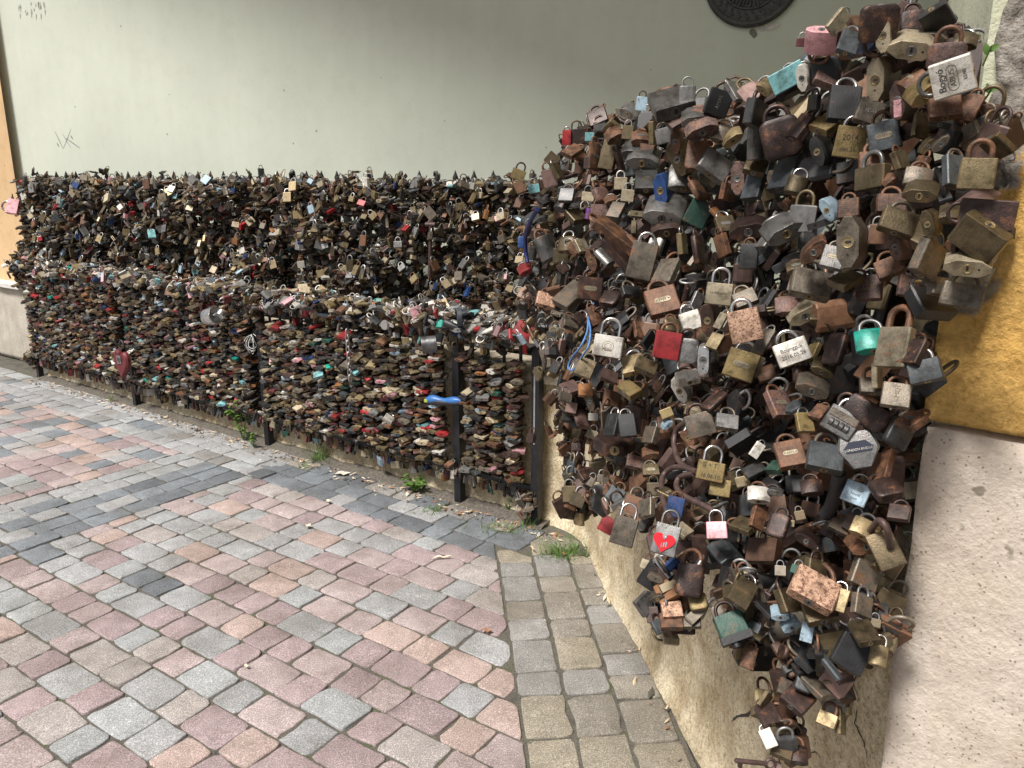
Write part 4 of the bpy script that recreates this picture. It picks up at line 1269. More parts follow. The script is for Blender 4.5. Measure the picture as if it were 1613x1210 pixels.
def build_lock(s_):
    x, y = s_['x'], s_['y']
    t = depth(x, y) - .012 - .00045 * s_['w'] + rng.uniform(-.008, .008)
    if s_['lm']:
        t -= .012
    if 't' in s_:
        t = s_['t']
    t -= {'jade': .045, 'handwritten': .03, 'redheart': .03, 'gt': .03, 'chromeshackle': .03, 'brightbrass': .02, 'tanbig': .02, 'pink': .02, 'whiteemblem': .02, 'dated': .02}.get(s_['lm'], 0)
    W = s_['w'] * t / F
    asp = s_['h'] / s_['w']
    st = s_['st']
    if s_['view'] == 'B':
        asp = rng.choice((.82, .92, 1.05))
    if s_['view'] == 'E':
        W *= 1.0
        asp = s_['h'] / s_['w'] if s_['h'] / s_['w'] < 1.7 else 1.65
        W = max(s_['w'], s_['h'] / 1.5) * t / F
    if s_['view'] == 'G':
        asp = max(.72, asp * .95)
    asp = qa(asp)
    yaw, pit = POSE[s_['view']]
    if s_['view'] == 'F' and not s_['lm']:
        yaw = rng.gauss(0, 30) if rng.random() < .7 else rng.choice((-1, 1)) * rng.uniform(38, 62)
        pit = rng.uniform(-50, -6)
        s_['roll'] += rng.gauss(0, 7)
    elif s_['view'] == 'F':
        yaw = rng.uniform(-8, 8)
        pit = rng.uniform(-10, -2)
    elif s_['view'] == 'B':
        yaw = rng.uniform(-10, 10)
        pit = rng.uniform(-76, -52)
        if abs(((s_['roll'] + 180) % 360) - 180) > 40:
            pit = rng.uniform(-80, -62)
    Mr = pose_matrix(x, y, s_['roll'], yaw, pit)
    loc = at(x, y, t)
    if s_['view'] == 'B':
        loc = loc + Mr @ Vector((0, 0, asp * W * .38))
    root = empty('padlock', loc)
    root.rotation_euler = Mr.to_euler()
    root.scale = (W, W, W)
    lab = s_.get('lab') or LMLABEL.get(s_['lm']) or make_label(s_)
    used_labels.add(lab)
    tag(root, lab, 'padlock', 'padlocks hung on the railings' if 't' in s_ else 'padlocks hung in the bush on the fence')
    def part(name, me, mats, parent=root):
        o = bpy.data.objects.new(name, me)
        if not me.materials:
            for _ in mats:
                me.materials.append(None)
        C.objects.link(o)
        o.parent = parent
        for i, m_ in enumerate(mats):
            o.material_slots[i].link = 'OBJECT'
            o.material_slots[i].material = m_
        return o
    bm_ = lock_mat(s_['ck'])
    body = part('body', body_mesh(st, asp), [bm_])
    feat = s_['feat']
    fl = feat.split('L:')[0]
    sk = 'ch' if 'c' in fl else SHK.get(s_['ck']) or rng.choice(('rs', 'st', 'rd', 'gt', 'ch', 'rs'))
    if 'S' in fl:
        sk = 'rs'
    hh = rng.choice((.02, .05, .11))
    r_ = .064
    if 'H' in fl:
        hh, r_ = .34, .105
    if 'S' in fl:
        hh, r_ = .24, .085
    if s_['lm'] in ('chromeshackle', 'tanbig', 'redheart', 'gt', 'brasslow', 'pink', 'whiteemblem'):
        hh = .30
    part('shackle', shackle_mesh(asp, hh, r_), [lock_mat(sk, True)])
    if s_['view'] in 'BGERL' or rng.random() < .5:
        part('keyhole', keyhole_mesh(asp), [lock_mat('br' if rng.random() < .5 else 'st'), slot_m])
    if 'p' in fl or 'q' in fl:
        part('nameplate', plate_mesh(st), [lock_mat('cb' if 'q' in fl or rng.random() < .6 else 'st'), plate_in])
    if 'g' in fl:
        part('emblem', emblem_mesh(st), [lock_mat('yb' if s_['ck'] in ('dg', 'rp') else s_['ck'])])
    rustink = bpy.data.materials.get('rust_ink') or flat_mat('rust_ink', (.16, .075, .04), .8, bumpk=0)
    tx = feat.split('L:')[1] if 'L:' in feat else ''
    if tx == 'AMAS':
        lettering(root, st, 'AMAS', .22, .02, 0, R(90), lock_mat('st'))
    elif tx == 'bogyo':
        lettering(root, st, 'Bogyó', .26, .26)
        lettering(root, st, 'ABUS', .20, -.02, 0, 0, lock_mat('gt'))
        mb = MB()
        L, rr, yy = .22, .13, -.172
        mb.tube([(L + rr * math.cos(a), yy, -.02 + rr * math.sin(a)) for a in np.linspace(-1.57, 1.57, 8)] + [(-L + rr * math.cos(a), yy, -.02 + rr * math.sin(a)) for a in np.linspace(1.57, 4.71, 8)], .007, 5, closed=True)
        part('emblem', mb.mesh('emblem'), [lock_mat('gt')])
        lettering(root, st, '65/40', .13, -.33, 0, 0, lock_mat('gt'))
    elif tx == 'va':
        lettering(root, st, 'VA', .22, .0, 0, 0, lock_mat('st'))
        part('emblem', emblem_mesh(st), [lock_mat('st')])
    elif tx == 'date':
        lettering(root, st, '2014.', .27, .14, 0, R(4))
        lettering(root, st, 'dec.26.', .20, -.26, -.02, R(4))
    elif tx == 'may':
        lettering(root, st, 'Boungguk', .17, .10, 0, 0)
        lettering(root, st, '2016.05.26', .17, -.12, 0, 0)
    elif tx == 'scrawl':
        lettering(root, st, 'V', .2, .28, .2, .2, rustink)
        lettering(root, st, 'MSZ 4 M', .16, .03, .02, .15, rustink)
        lettering(root, st, 'Imola', .15, -.22, -.1, .1, rustink)
    elif tx == 'love':
        lettering(root, st, 'Love&Relation', .115, .03, 0, 0, lock_mat('gt'))
    elif tx == 'emb':
        part('emblem', emblem_mesh(st), [lock_mat('yb')])
        lettering(root, st, 'Master', .13, -.13, 0, 0, lock_mat('yb'))
    elif tx == 'eh':
        lettering(root, st, 'EH', .26, .04, -.08, 0, lock_mat('st'))
    elif tx == 'gt':
        lettering(root, st, 'G + T.', .22, .20, -.06, 0)
        lettering(root, st, '16.06.10', .21, -.20, 0, 0)
    elif tx == 'spots':
        lettering(root, st, '2010.04.26', .14, .26, 0, 0)
        lettering(root, st, 'x', .16, .0, 0, 0)
    elif tx == 'mz':
        lettering(root, st, 'MZH', .22, .12, .02, R(90), lock_mat('bd'))
    elif tx == 'bridge':
        y_ = -.182
        mb = MB()
        mb.prism([(-.30, -.02), (.30, -.02), (.36, .09), (.2, .26), (-.2, .26), (-.36, .09)], 0, .012, frame((1, 0, 0), (0, 0, 1), (0, -1, 0), (0, y_ + .004, -.05)))
        part('panel', mb.mesh('panel'), [flat_mat('navy_panel', (.020, .024, .040), .35, bumpk=0)])
        lettering(root, st, 'LONDON BRIDGE', .082, .0, 0, 0, lock_mat('wh')).location.y = y_ - .012
    elif tx == 'blue':
        lettering(root, st, 'ZSUZSA', .15, .15, 0, 0, rustink)
        lettering(root, st, 'Norbi', .16, -.06, 0, 0, rustink)
        lettering(root, st, '2009', .14, -.26, 0, 0, rustink)
    if s_['lm'] == 'redheart':
        redp = flat_mat('red_enamel', (.62, .012, .022), .28, bumpk=0, var=.05)
        hm = MB()
        hm.prism([(a, b_) for a, b_ in heart_poly(.46)], 0, .06, frame((1, 0, 0), (0, 0, 1), (0, -1, 0), (-.06, -.165, -.12)))
        hrt = part('heart', hm.mesh('heart', 30), [redp])
        for k in range(3):
            wm = MB()
            wm.box((-.035 + .085 * k - .1, -.245, -.36 + .03 * k), (-.035 + .085 * k - .045, -.215, -.17 + .03 * k))
            part('number_wheel', wm.mesh('number_wheel'), [lock_mat('ch')], hrt)
        hm = MB()
        hm.prism([(a, b_) for a, b_ in heart_poly(.09)], 0, .03, frame((1, 0, 0), (0, 0, 1), (0, -1, 0), (-.06, -.222, .06)))
        part('button', hm.mesh('button', 30), [lock_mat('ch')], hrt)
    if 'W' in fl:
        for k in range(4):
            wm = MB()
            wm.tube([(-.33 + .17 * k, -.16, -.12), (-.21 + .17 * k, -.16, -.12)], .13, 12)
            part('number_wheel', wm.mesh('number_wheel', 30), [lock_mat('st')])
        wm = MB()
        wm.box((-.44, -.20, .06), (.44, -.165, .30))
        part('panel', wm.mesh('panel'), [lock_mat('gt')])
    if 'D' in fl:
        wm = MB()
        wm.box((-.54, -.21, -asp / 2 - .06), (.54, .21, -asp / 2 + .20))
        part('rim', wm.mesh('rim'), [lock_mat('bk')])
        wm = MB()
        wm.tube([(-.1, 0, -asp / 2 - .05), (-.1, 0, -asp / 2 - .22)], .16, 14)
        part('knob', wm.mesh('knob', 40), [lock_mat('bk')])
    if s_['lm'] == 'pinklabel':
        wm = MB()
        wm.box((-.02, -.10, -asp / 2 - .006), (.42, .10, -asp / 2 + .1))
        part('label_strip', wm.mesh('label_strip'), [lock_mat('pk')])
    return root
NIND = 292
for s_ in specs[:NIND]:
    build_lock(s_)
rest = specs[NIND:]
def plane_t(x, y, p, n):
    r_ = ray(x, y)
    return (p - Vector((0, 0, H))).dot(n) / r_.dot(n)
BF0_, BF1_ = Vector((.15, 4.65, 0)), Vector((-4.20, 7.00, 0))
bn_ = Vector((-(BF1_ - BF0_).y, (BF1_ - BF0_).x, 0)).normalized()
bn_ = bn_ if bn_.y < 0 else -bn_
for x, y, w_, h_, view, roll, st, ck, lab, back in (
        (21, 326, 24, 17, 'F', -68, 'r', 'pk', 'pink padlock sticking out sideways at the far end of the spiked fence', True),
        (239, 369, 11, 15, 'F', 12, 'r', 'tq', 'small turquoise padlock hanging face-on on the spiked fence', True),
        (639, 360, 14, 12, 'F', 4, 'r', 're', 'small bright red padlock hanging face-on on the spiked fence', True),
        (257, 311, 16, 12, 'F', -22, 'r', 'cb', 'pale brass padlock tilted near the top of the spiked fence', True),
        (502, 594, 16, 11, 'B', -14, 'r', 'tq', 'turquoise padlock among the stacks on the front railing near the third post', False),
        (612, 660, 15, 14, 'F', 38, 'r', 'wh', 'whitish padlock tilted among the dark stacks on the front railing', False)):
    s_ = dict(x=x, y=y, w=w_, h=h_, view=view, roll=roll, st=st, ck=ck, feat='c', lm=None, lab=lab,
              t=plane_t(x, y, BF0_ + bn_ * .24, bn_) if back else plane_t(x, y, FO - FN * .125, FN))
    build_lock(s_)

# ------------------------------------------------------------------ all the other padlocks: one counted-out mass, each one modelled
def tmpl(st, asp, lod):
    sec = {'r': [(-.5, -.16), (.5, -.16), (.5, .16), (-.5, .16)],
           'l': [(-.5, -.05), (-.26, -.19), (.26, -.19), (.5, -.05), (.5, .05), (.26, .19), (-.26, .19), (-.5, .05)],
           'o': superell(12, .7, .19)}[st]
    n = len(sec)
    vs, tr, fl = [], [], []
    prof = [(-asp, .93), (-asp + .05, 1), (-.05, 1), (0, .93)] if lod else [(-asp, 1), (0, .97)]
    for z, s_ in prof:
        vs += [(x * s_, y * s_, z + asp / 2) for x, y in sec]
    m = len(prof)
    for i in range(m - 1):
        for j in range(n):
            a, b_ = i * n + j, i * n + (j + 1) % n
            tr += [(a, b_, b_ + n), (a, b_ + n, a + n)]
    for j in range(1, n - 1):
        tr += [(0, j + 1, j), ((m - 1) * n, (m - 1) * n + j, (m - 1) * n + j + 1)]
    fl = [0] * len(vs)
    # keyhole end
    o = len(vs)
    k_ = 8 if lod else 6
    vs += [(.10 * math.cos(2 * math.pi * i / k_), .09 * math.sin(2 * math.pi * i / k_), -asp / 2 - .006) for i in range(k_)]
    fl += [2] * k_
    tr += [(o, o + i + 1, o + i) for i in range(1, k_ - 1)]
    # shackle
    o = len(vs)
    nn, ns = (6, 11) if lod else (4, 7)
    pts = []
    x0 = .31
    pts.append((-x0, asp / 2 - .05))
    for i in range(ns - 2):
        a = math.pi * (1 - i / (ns - 3))
        pts.append((x0 * math.cos(a), asp / 2 + .2 + x0 * math.sin(a)))
    pts.append((x0, asp / 2 - .05))
    for i, (x, z) in enumerate(pts):
        xa, za = pts[max(i - 1, 0)]
        xb, zb = pts[min(i + 1, ns - 1)]
        tx, tz = xb - xa, zb - za
        l = math.hypot(tx, tz)
        nx, nz_ = -tz / l, tx / l
        for j in range(nn):
            a = 2 * math.pi * j / nn
            vs.append((x + nx * .06 * math.cos(a), .06 * math.sin(a), z + nz_ * .06 * math.cos(a)))
            fl.append(1)
    for i in range(ns - 1):
        for j in range(nn):
            a, b_ = o + i * nn + j, o + i * nn + (j + 1) % nn
            tr += [(a, b_, b_ + nn), (a, b_ + nn, a + nn)]
    return np.array(vs, dtype=np.float64), np.array(tr, dtype=np.int64), np.array(fl)
ASPS = (.75, .95, 1.25)
TM = {(st, a, l): tmpl(st, a, l) for st in 'rlo' for a in ASPS for l in (0, 1)}
inst = {k: [] for k in TM}        # key -> list of (4x4, body colour, shackle colour)
PAL_OLD = {'bd': 17, 'gt': 11, 'rs': 17, 'rd': 20, 'dg': 16, 'sl': 6, 'st': 4, 'bk': 7, 'br': 3, 'cb': 2.5, 'rp': 3, 're': .25, 'bl': .25, 'lb': .3, 'tq': .2, 'pk': .3, 'gn': .5, 'wh': 1.4}
PAL_DEEP = {'rd': 30, 'rs': 20, 'dg': 18, 'bk': 12, 'bd': 14, 'sl': 5}  # old rust tones, kept dark to paint shade into the gaps
PAL_BACK = {'bd': 20, 'gt': 18, 'rs': 9, 'rd': 12, 'dg': 15, 'sl': 8, 'st': 6, 'bk': 5, 'br': 5, 'cb': 4, 're': .8, 'bl': .7, 'lb': .7, 'tq': .5, 'pk': .6, 'wh': 2.0, 'or': .6, 'mr': .6}
PAL_FRONT = {'bd': 22, 'gt': 13, 'rs': 12, 'rd': 14, 'dg': 14, 'sl': 5, 'st': 5, 'bk': 7, 'br': 6, 'cb': 7, 're': 2.0, 'mr': 2.6, 'bl': .8, 'lb': 1.2, 'tq': .8, 'tl': .6, 'gn': 1.2, 'pk': 2.0, 'wh': 3.5, 'or': 1.3}
PAL_BRIGHT = {'bd': 10, 'gt': 12, 'rs': 6, 'rd': 5, 'dg': 8, 'sl': 6, 'st': 16, 'bk': 3, 'br': 9, 'cb': 11, 're': 3.0, 'mr': 1.6, 'bl': 2, 'lb': 2.4, 'tq': 1.3, 'tl': .8, 'pk': 2.8, 'wh': 10, 'or': 1}
def vcol(key, dull=1.0):
    c_, m_ = LOCKCOL[key][0], LOCKCOL[key][1]
    f_ = rng.uniform(.32, .86) * dull
    if key in ('wh', 'cb', 're', 'lb', 'tq', 'pk', 'tl', 'ch'):
        f_ *= 1.25
    return (c_[0] * f_, c_[1] * f_, c_[2] * f_, m_ * .8)
def scol():
    return vcol(rng.choice(('rs', 'rs', 'st', 'rd', 'gt', 'bd', 'ch', 'st')))
def add_lock(loc, M3, W, pal, lod, st=None, asp=None, key=None, shk=None):
    st = st or rng.choice('rrrlllo')
    asp = asp or rng.choice(ASPS)
    M4 = np.eye(4)
    M4[:3, :3] = np.array(M3) * W
    M4[:3, 3] = loc
    inst[(st, asp, lod)].append((M4, vcol(key or pick(pal)), vcol(shk, 1.3) if shk else scol()))
def rand_rot(spread=60):
    """hanging lock: shackle more or less up, any heading, swung by its neighbours"""
    return (Matrix.Rotation(rng.uniform(0, 2 * math.pi), 3, 'Z') @ Matrix.Rotation(R(rng.gauss(0, spread * .5)), 3, 'X') @ Matrix.Rotation(R(rng.gauss(0, spread * .5)), 3, 'Y'))
BOUT = Vector((-.86, -.51, 0))
def bush_rot():
    """a lock pushed out by those behind it: bottom end leaning out of the bush"""
    a = rng.gauss(0, .75)
    o_ = Matrix.Rotation(a, 3, 'Z') @ BOUT
    dr = R(rng.uniform(5, 85))
    z_ = (-o_ * math.cos(dr) + Vector((0, 0, 1)) * math.sin(dr)).normalized()
    x_ = z_.cross(Vector((0, 0, 1))).normalized()
    x_ = Matrix.Rotation(rng.gauss(0, .6), 3, z_) @ x_
    return Matrix((x_, z_.cross(x_), z_)).transposed()
def axes(x, y, z):
    return Matrix((x, y, z)).transposed()

# rest of the read locks
for s_ in rest:
    t = depth(s_['x'], s_['y']) - .01
    W = s_['w'] * t / F
    yaw, pit = POSE[s_['view']]
    Mr = pose_matrix(s_['x'], s_['y'], s_['roll'], yaw, pit)
    loc = at(s_['x'], s_['y'], t)
    if s_['view'] == 'B':
        loc = loc + Mr @ Vector((0, 0, .38 * W))
    add_lock(loc, Mr, W, PAL_OLD, 1, s_['st'] if s_['st'] in 'rlo' else 'o', None, s_['ck'])

# under-layers of the bush on the curving fence
BUSH = [(848, 305), (872, 262), (893, 225), (935, 190), (1000, 172), (1070, 160), (1110, 170), (1160, 150), (1215, 140), (1262, 95), (1305, 62), (1360, 35), (1470, 32), (1520, 75), (1545, 140), (1550, 200), (1572, 235),
        (1548, 300), (1570, 360), (1540, 440), (1500, 478), (1478, 545), (1466, 610), (1436, 670), (1424, 760), (1408, 850), (1392, 900), (1385, 960), (1375, 1020), (1330, 1040), (1290, 1020), (1250, 1030), (1215, 960), (1180, 970), (1140, 940),
        (1120, 880), (1085, 860), (1040, 870), (1010, 800), (965, 720), (930, 700), (905, 720), (893, 660), (890, 610), (872, 555), (830, 510), (822, 440), (832, 340)]
def inside(x, y, P):
    c_ = False
    j = len(P) - 1
    for i in range(len(P)):
        (xi, yi), (xj, yj) = P[i], P[j]
        if (yi > y) != (yj > y) and x < (xj - xi) * (y - yi) / (yj - yi) + xi:
            c_ = not c_
        j = i
    return c_
# world size of a lock sets the spacing
for layer, (back, dens) in enumerate(((.045, .40), (.100, .52), (.155, .66), (.21, .75), (.26, .7), (.33, .85), (.40, .85))):
    x = 810
    n_try = 0
    pts_l = []
    while n_try < 4200:
        n_try += 1
        x, y = rng.uniform(812, 1585), rng.uniform(30, 1045)
        if not inside(x, y, BUSH):
            continue
        t = depth(x, y)
        sp_ = .030 / dens * F / t
        if any((x - a) ** 2 + (y - b_) ** 2 < sp_ * sp_ for a, b_ in pts_l):
            continue
        pts_l.append((x, y))
        W = min(.058, max(.034, rng.gauss(.045, .008)))
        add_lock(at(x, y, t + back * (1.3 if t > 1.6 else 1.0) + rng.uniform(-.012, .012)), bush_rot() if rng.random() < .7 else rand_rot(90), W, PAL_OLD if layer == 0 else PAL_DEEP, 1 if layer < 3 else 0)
# strands hanging below the bush
def strand(ptsx, n, W0=.042, dt=0.0, spread=.022):
    pp = [Vector(p) for p in ptsx]
    for k in range(n):
        f_ = k / max(1, n - 1) * (len(pp) - 1)
        i = min(int(f_), len(pp) - 2)
        q = pp[i].lerp(pp[i + 1], f_ - i)
        t = depth(q.x, q.y) + dt
        p = at(q.x, q.y, t) + Vector((rng.gauss(0, spread), rng.gauss(0, spread), rng.gauss(0, spread * .5)))
        add_lock(p, rand_rot(50), max(.03, rng.gauss(W0, .006)), PAL_OLD, 1)
strand([(905, 690), (915, 740), (905, 790), (925, 800)], 46, .040, .05, .035)
strand([(1060, 880), (1065, 930), (1050, 975)], 26, .046, .02, .022)
strand([(1160, 900), (1170, 960), (1178, 1030)], 26, .040, .02, .014)
strand([(1290, 1010), (1250, 1070), (1225, 1120), (1240, 1170)], 34, .040, .02, .014)
strand([(1310, 1020), (1310, 1070), (1315, 1110)], 16, .036, .02, .012)
strand([(1370, 930), (1385, 970), (1385, 1010)], 18, .036, .02, .010)
strand([(960, 740), (985, 790), (990, 820)], 14, .040, .03, .03)
strand([(880, 560), (890, 640), (895, 700)], 40, .036, .08, .04)
strand([(820, 470), (850, 520), (880, 560)], 40, .036, .0, .05)
strand([(1540, 190), (1570, 230), (1590, 210)], 7, .036, .01, .012)

# front railing: locks stacked flat on every bar, their ends towards the street
OUT = -FN
UP = Vector((0, 0, 1))
def front_lock(u, z, yaw, droop, W, pal, lod, off):
    o_ = (OUT * math.cos(yaw) + FD * math.sin(yaw))
    zax = (-o_ * math.cos(droop) + UP * math.sin(droop)).normalized()      # towards the shackle
    xax = zax.cross(UP).normalized()
    xax = (Matrix.Rotation(rng.gauss(0, .15 if z < .86 else .5), 3, zax) @ xax)
    yax = zax.cross(xax) * (rng.uniform(.62, .95) if z < .86 else 1)
    p = uw(u, 0, z) + o_ * off
    if z < .80 and any(-.030 - W * .45 < (p - FO).dot(FD) - q < .062 + W * .5 for q in post_u):
        return
    add_lock(p, axes(xax, yax, zax), W, pal, lod, rng.choice('lllrro'))
PNICHE = [(-.36, -.62)]
for u in bars:
    near = u > -.75
    ztop = .93 if u < -2.2 else .86 if u < -1.4 else .875 if u < -.45 else .85
    z = .222
    while z < ztop + rng.uniform(-.06, .02):
        W = min(.062, max(.034, rng.gauss(.057, .006)))
        yaw = rng.gauss(0, .42)
        front_lock(u + rng.gauss(0, .007), z, yaw, rng.uniform(.0, .3), W * rng.uniform(.8, 1.12), PAL_FRONT, 1 if u > -2.3 else 0, W * rng.uniform(.70, 1.10))
        if u < -.9 and rng.random() < .16:
            front_lock(u + .05, z, rng.gauss(0, .5), rng.uniform(.1, .5), W, PAL_FRONT, 0, W * 1.25)
        z += rng.uniform(.0072, .0120)
    # a second sheet behind the bars
    z = .17
    while z < ztop:
        if not near:
            front_lock(u, z, rng.uniform(-.9, .9) + math.pi, rng.uniform(.0, .3), .046, PAL_BACK, 0, .04)
        z += .026
def hang(u, w_, z, pal, lod, W=None, heading=None, sw=.25):
    W = W or min(.056, max(.03, rng.gauss(.042, .006)))
    h_ = rng.gauss(0, 1.2) if heading is None else heading
    M3 = axes(FD, FN, UP) @ Matrix.Rotation(h_, 3, 'Z') @ Matrix.Rotation(rng.gauss(0, sw), 3, 'X') @ Matrix.Rotation(rng.gauss(0, sw), 3, 'Y')
    add_lock(uw(u, w_, z), M3, W, pal, lod)
u = -5.33
while u < .02:                                   # rows hanging from the two rails
    lod = 1 if u > -2.3 else 0
    hang(u, rng.uniform(-.02, .005), .135 + rng.gauss(0, .012), PAL_FRONT, lod, sw=.16)
    if rng.random() < .8:
        hang(u, rng.uniform(-.05, 0), .90 + rng.gauss(0, .018), PAL_BRIGHT, lod, sw=.2)
    if rng.random() < .35:
        hang(u, rng.uniform(-.07, -.02), .855 + rng.gauss(0, .02), PAL_BRIGHT, lod, sw=.3)
    u += rng.uniform(.019, .034)
for k in range(2300):                            # heap along the top rail
    u = rng.uniform(-5.36, .04)
    a = rng.uniform(0, 2 * math.pi)
    r_ = math.sqrt(rng.random())
    w_, z = -.02 + .125 * r_ * math.cos(a), .975 + .060 * r_ * math.sin(a) + .018 * math.sin(u * 7)
    if z > .985 or rng.random() < .8:
        W = min(.058, max(.032, rng.gauss(.044, .007)))
        if rng.random() < .55:
            front_lock(u, z, rng.gauss(0, .9), rng.uniform(-.2, .5), W, PAL_BRIGHT, 1 if u > -2.3 else 0, max(0, -w_) + .01)
        else:
            add_lock(uw(u, w_, z), rand_rot(130), W, PAL_BRIGHT, 1 if u > -2.3 else 0, shk=rng.choice(('ch', 'st', 'wh', None)))
for k in range(60):                              # clusters at the posts
    u = rng.choice(post_u[:4]) + rng.gauss(0, .035)
    add_lock(uw(u, rng.uniform(-.09, -.02), rng.uniform(.18, .24) if rng.random() < .3 else rng.uniform(.8, .98)), rand_rot(80), .042, PAL_FRONT, 0)
for k in range(9):                               # the little bunch at the foot of the end post
    add_lock(uw(-.035 + rng.gauss(0, .012), -.045 + rng.gauss(0, .01), .085 + .035 * (k % 3) - .02), rand_rot(60), .05, {'rs': 4, 'wh': 1, 'gt': 3, 'st': 2}, 1)
for k in range(70):                              # left end bunches
    add_lock(uw(-5.33 + rng.gauss(0, .03), -.02 + rng.gauss(0, .04), rng.choice((.14, .18, .9, 1.0)) + rng.gauss(0, .03)), rand_rot(90), .044, PAL_OLD, 0)

# fence behind: thick, uneven pelt of locks with clumps and dark hollows
def back_pt(s, o_, z):
    return BF0 + BD * s + BN * o_ + Vector((0, 0, z + .010 * s))
n_ = 0
while n_ < 7600:
    s, z = rng.uniform(-.02, BL + .08), 1.640 - 1.0 * rng.random() ** 1.25
    d_ = fbm((s * 1.7, z * 2.6, 3.3), 1.6, 3)
    n_ += 1
    o_ = rng.uniform(-.03, .10) + max(0, d_) * .22 * (1 if z < 1.58 else .4)
    if z < 1.42 and d_ < -.16:
        o_ = rng.uniform(-.06, .0)
    W = min(.060, max(.034, rng.gauss(.046, .007)))
    if rng.random() < .45:
        yaw = rng.gauss(0, .8)
        out_ = BN * math.cos(yaw) + BD * math.sin(yaw)
        dr = rng.uniform(0, .7)
        zax = (-out_ * math.cos(dr) + UP * math.sin(dr)).normalized()
        xax = zax.cross(UP).normalized()
        add_lock(back_pt(s, o_ + .02, z), axes(xax, zax.cross(xax), zax), W, PAL_BACK, 1 if s < 1.6 else 0)
    else:
        add_lock(back_pt(s, o_, z), rand_rot(90), W, PAL_BACK, 1 if s < 1.6 else 0)
for k in range(2600):                            # the old layer close on the bars
    s = rng.uniform(-.02, BL + .06)
    add_lock(back_pt(s, rng.uniform(-.09, -.02), rng.uniform(.66, 1.645)), rand_rot(80), .05, PAL_BACK, 0)
for k in range(230):                             # newer ones hung on the outside, facing the street
    s, z = rng.uniform(0, BL), 1.66 - .75 * rng.random() ** 1.2
    h_ = rng.gauss(0, .7)
    M3 = axes(-BD, -BN, UP) @ Matrix.Rotation(h_, 3, 'Z') @ Matrix.Rotation(rng.uniform(-.6, .1), 3, 'X') @ Matrix.Rotation(rng.gauss(0, .35), 3, 'Y')
    add_lock(back_pt(s, .17 + .04 * rng.random(), z), M3, rng.uniform(.040, .058), {'br': 16, 'cb': 14, 'bd': 16, 'gt': 10, 'st': 10, 'bl': 2, 'lb': 3, 're': 3, 'pk': 3, 'tq': 3, 'wh': 6, 'rs': 8, 'or': 2}, 1 if s < 2.2 else 0, 'r', shk=rng.choice(('ch', 'st', 'rs')))
for k in range(46):                              # hanging clumps and strings
    s, z0 = rng.uniform(0, BL), rng.uniform(1.0, 1.5)
    m = rng.randint(5, 14)
    for j in range(m):
        add_lock(back_pt(s + rng.gauss(0, .03), .15 + rng.gauss(0, .025), z0 - j * .022), rand_rot(55), rng.gauss(.042, .005), PAL_BACK, 1 if s < 2 else 0)
for k in range(46):                             # a few climb the spikes
    s = .03 + .134 * rng.randint(0, int(BL / .134))
    add_lock(back_pt(s + rng.gauss(0, .02), rng.uniform(-.02, .04), 1.665 + rng.random() ** 3 * .05), rand_rot(110), .044, PAL_BACK, 1 if s < 1.6 else 0)
# locks along the turned fence, hidden behind the bush but real
acc = 0
for a_, b2 in zip(curve_f, curve_f[1:]):
    for k in range(60):
        p = a_.lerp(b2, rng.random())
        z_ = rng.uniform(.8, 1.62)
        add_lock(p + Vector((rng.uniform(-.02, .05), 0, z_)), rand_rot(80), .045, PAL_OLD, 0)

V, T, CO, SH = [], [], [], []
vo = 0
nl = 0
for key, lst in inst.items():
    if not lst:
        continue
    tv, tt, tf = TM[key]
    Ms = np.array([l[0] for l in lst])
    bc = np.array([l[1] for l in lst])
    sc_ = np.array([l[2] for l in lst])
    n, m = len(lst), len(tv)
    nl += n
    pv = np.einsum('nij,mj->nmi', Ms[:, :3, :3], tv) + Ms[:, None, :3, 3]
    col = np.where((tf == 1)[None, :, None], sc_[:, None, :], bc[:, None, :])
    dark = bc.copy()
    dark[:, :3] *= .28
    col = np.where((tf == 2)[None, :, None], dark[:, None, :], col)
    V.append(pv.reshape(-1, 3))
    CO.append(col.reshape(-1, 4))
    SH.append(np.tile(tf[tt[:, 0]] != 1, n))
    T.append((tt[None] + (vo + np.arange(n)[:, None, None] * m)).reshape(-1, 3))
    vo += n * m
V, T, CO = np.concatenate(V), np.concatenate(T), np.concatenate(CO)
print('locks in the mass', nl, 'triangles', len(T))
me = bpy.data.meshes.new('padlocks')
me.vertices.add(len(V))
me.vertices.foreach_set('co', V.astype(np.float32).ravel())
me.loops.add(len(T) * 3)
me.loops.foreach_set('vertex_index', T.astype(np.int32).ravel())
me.polygons.add(len(T))
me.polygons.foreach_set('loop_start', np.arange(0, len(T) * 3, 3, dtype=np.int32))
shp = me.attributes.new('sharp_face', 'BOOLEAN', 'FACE')
shp.data.foreach_set('value', np.concatenate(SH))
me.update(calc_edges=True)
a_ = me.attributes.new('tint', 'FLOAT_COLOR', 'POINT')
a_.data.foreach_set('color', CO.astype(np.float32).ravel())
lm_, nt, b = new_mat('weathered_locks')
at_ = nt.nodes.new('ShaderNodeAttribute')
at_.attribute_name = 'tint'
vec = geo_pos(nt)
n1 = noise_tex(nt, vec, 55, 5, .65)
n2 = noise_tex(nt, vec, 260, 4, .7)
c = mixc(nt, .8, at_.outputs['Color'], ramp(nt, [(.36, (.55, .51, .47)), (.62, (1.1, 1.08, 1.04))], n1).outputs[0], 'MULTIPLY')
rustc = ramp(nt, [(.3, (.05, .03, .022)), (.7, (.20, .095, .045))], n2).outputs[0]
c = mixc(nt, ramp(nt, [(.57, (0, 0, 0)), (.70, (.75, .75, .75))], n1).outputs[0], c, rustc)
nt.links.new(c, b.inputs['Base Color'])
nt.links.new(at_.outputs['Alpha'], b.inputs['Metallic'])
rr = N(nt, 'ShaderNodeMapRange')
rr.inputs['To Min'].default_value = .38
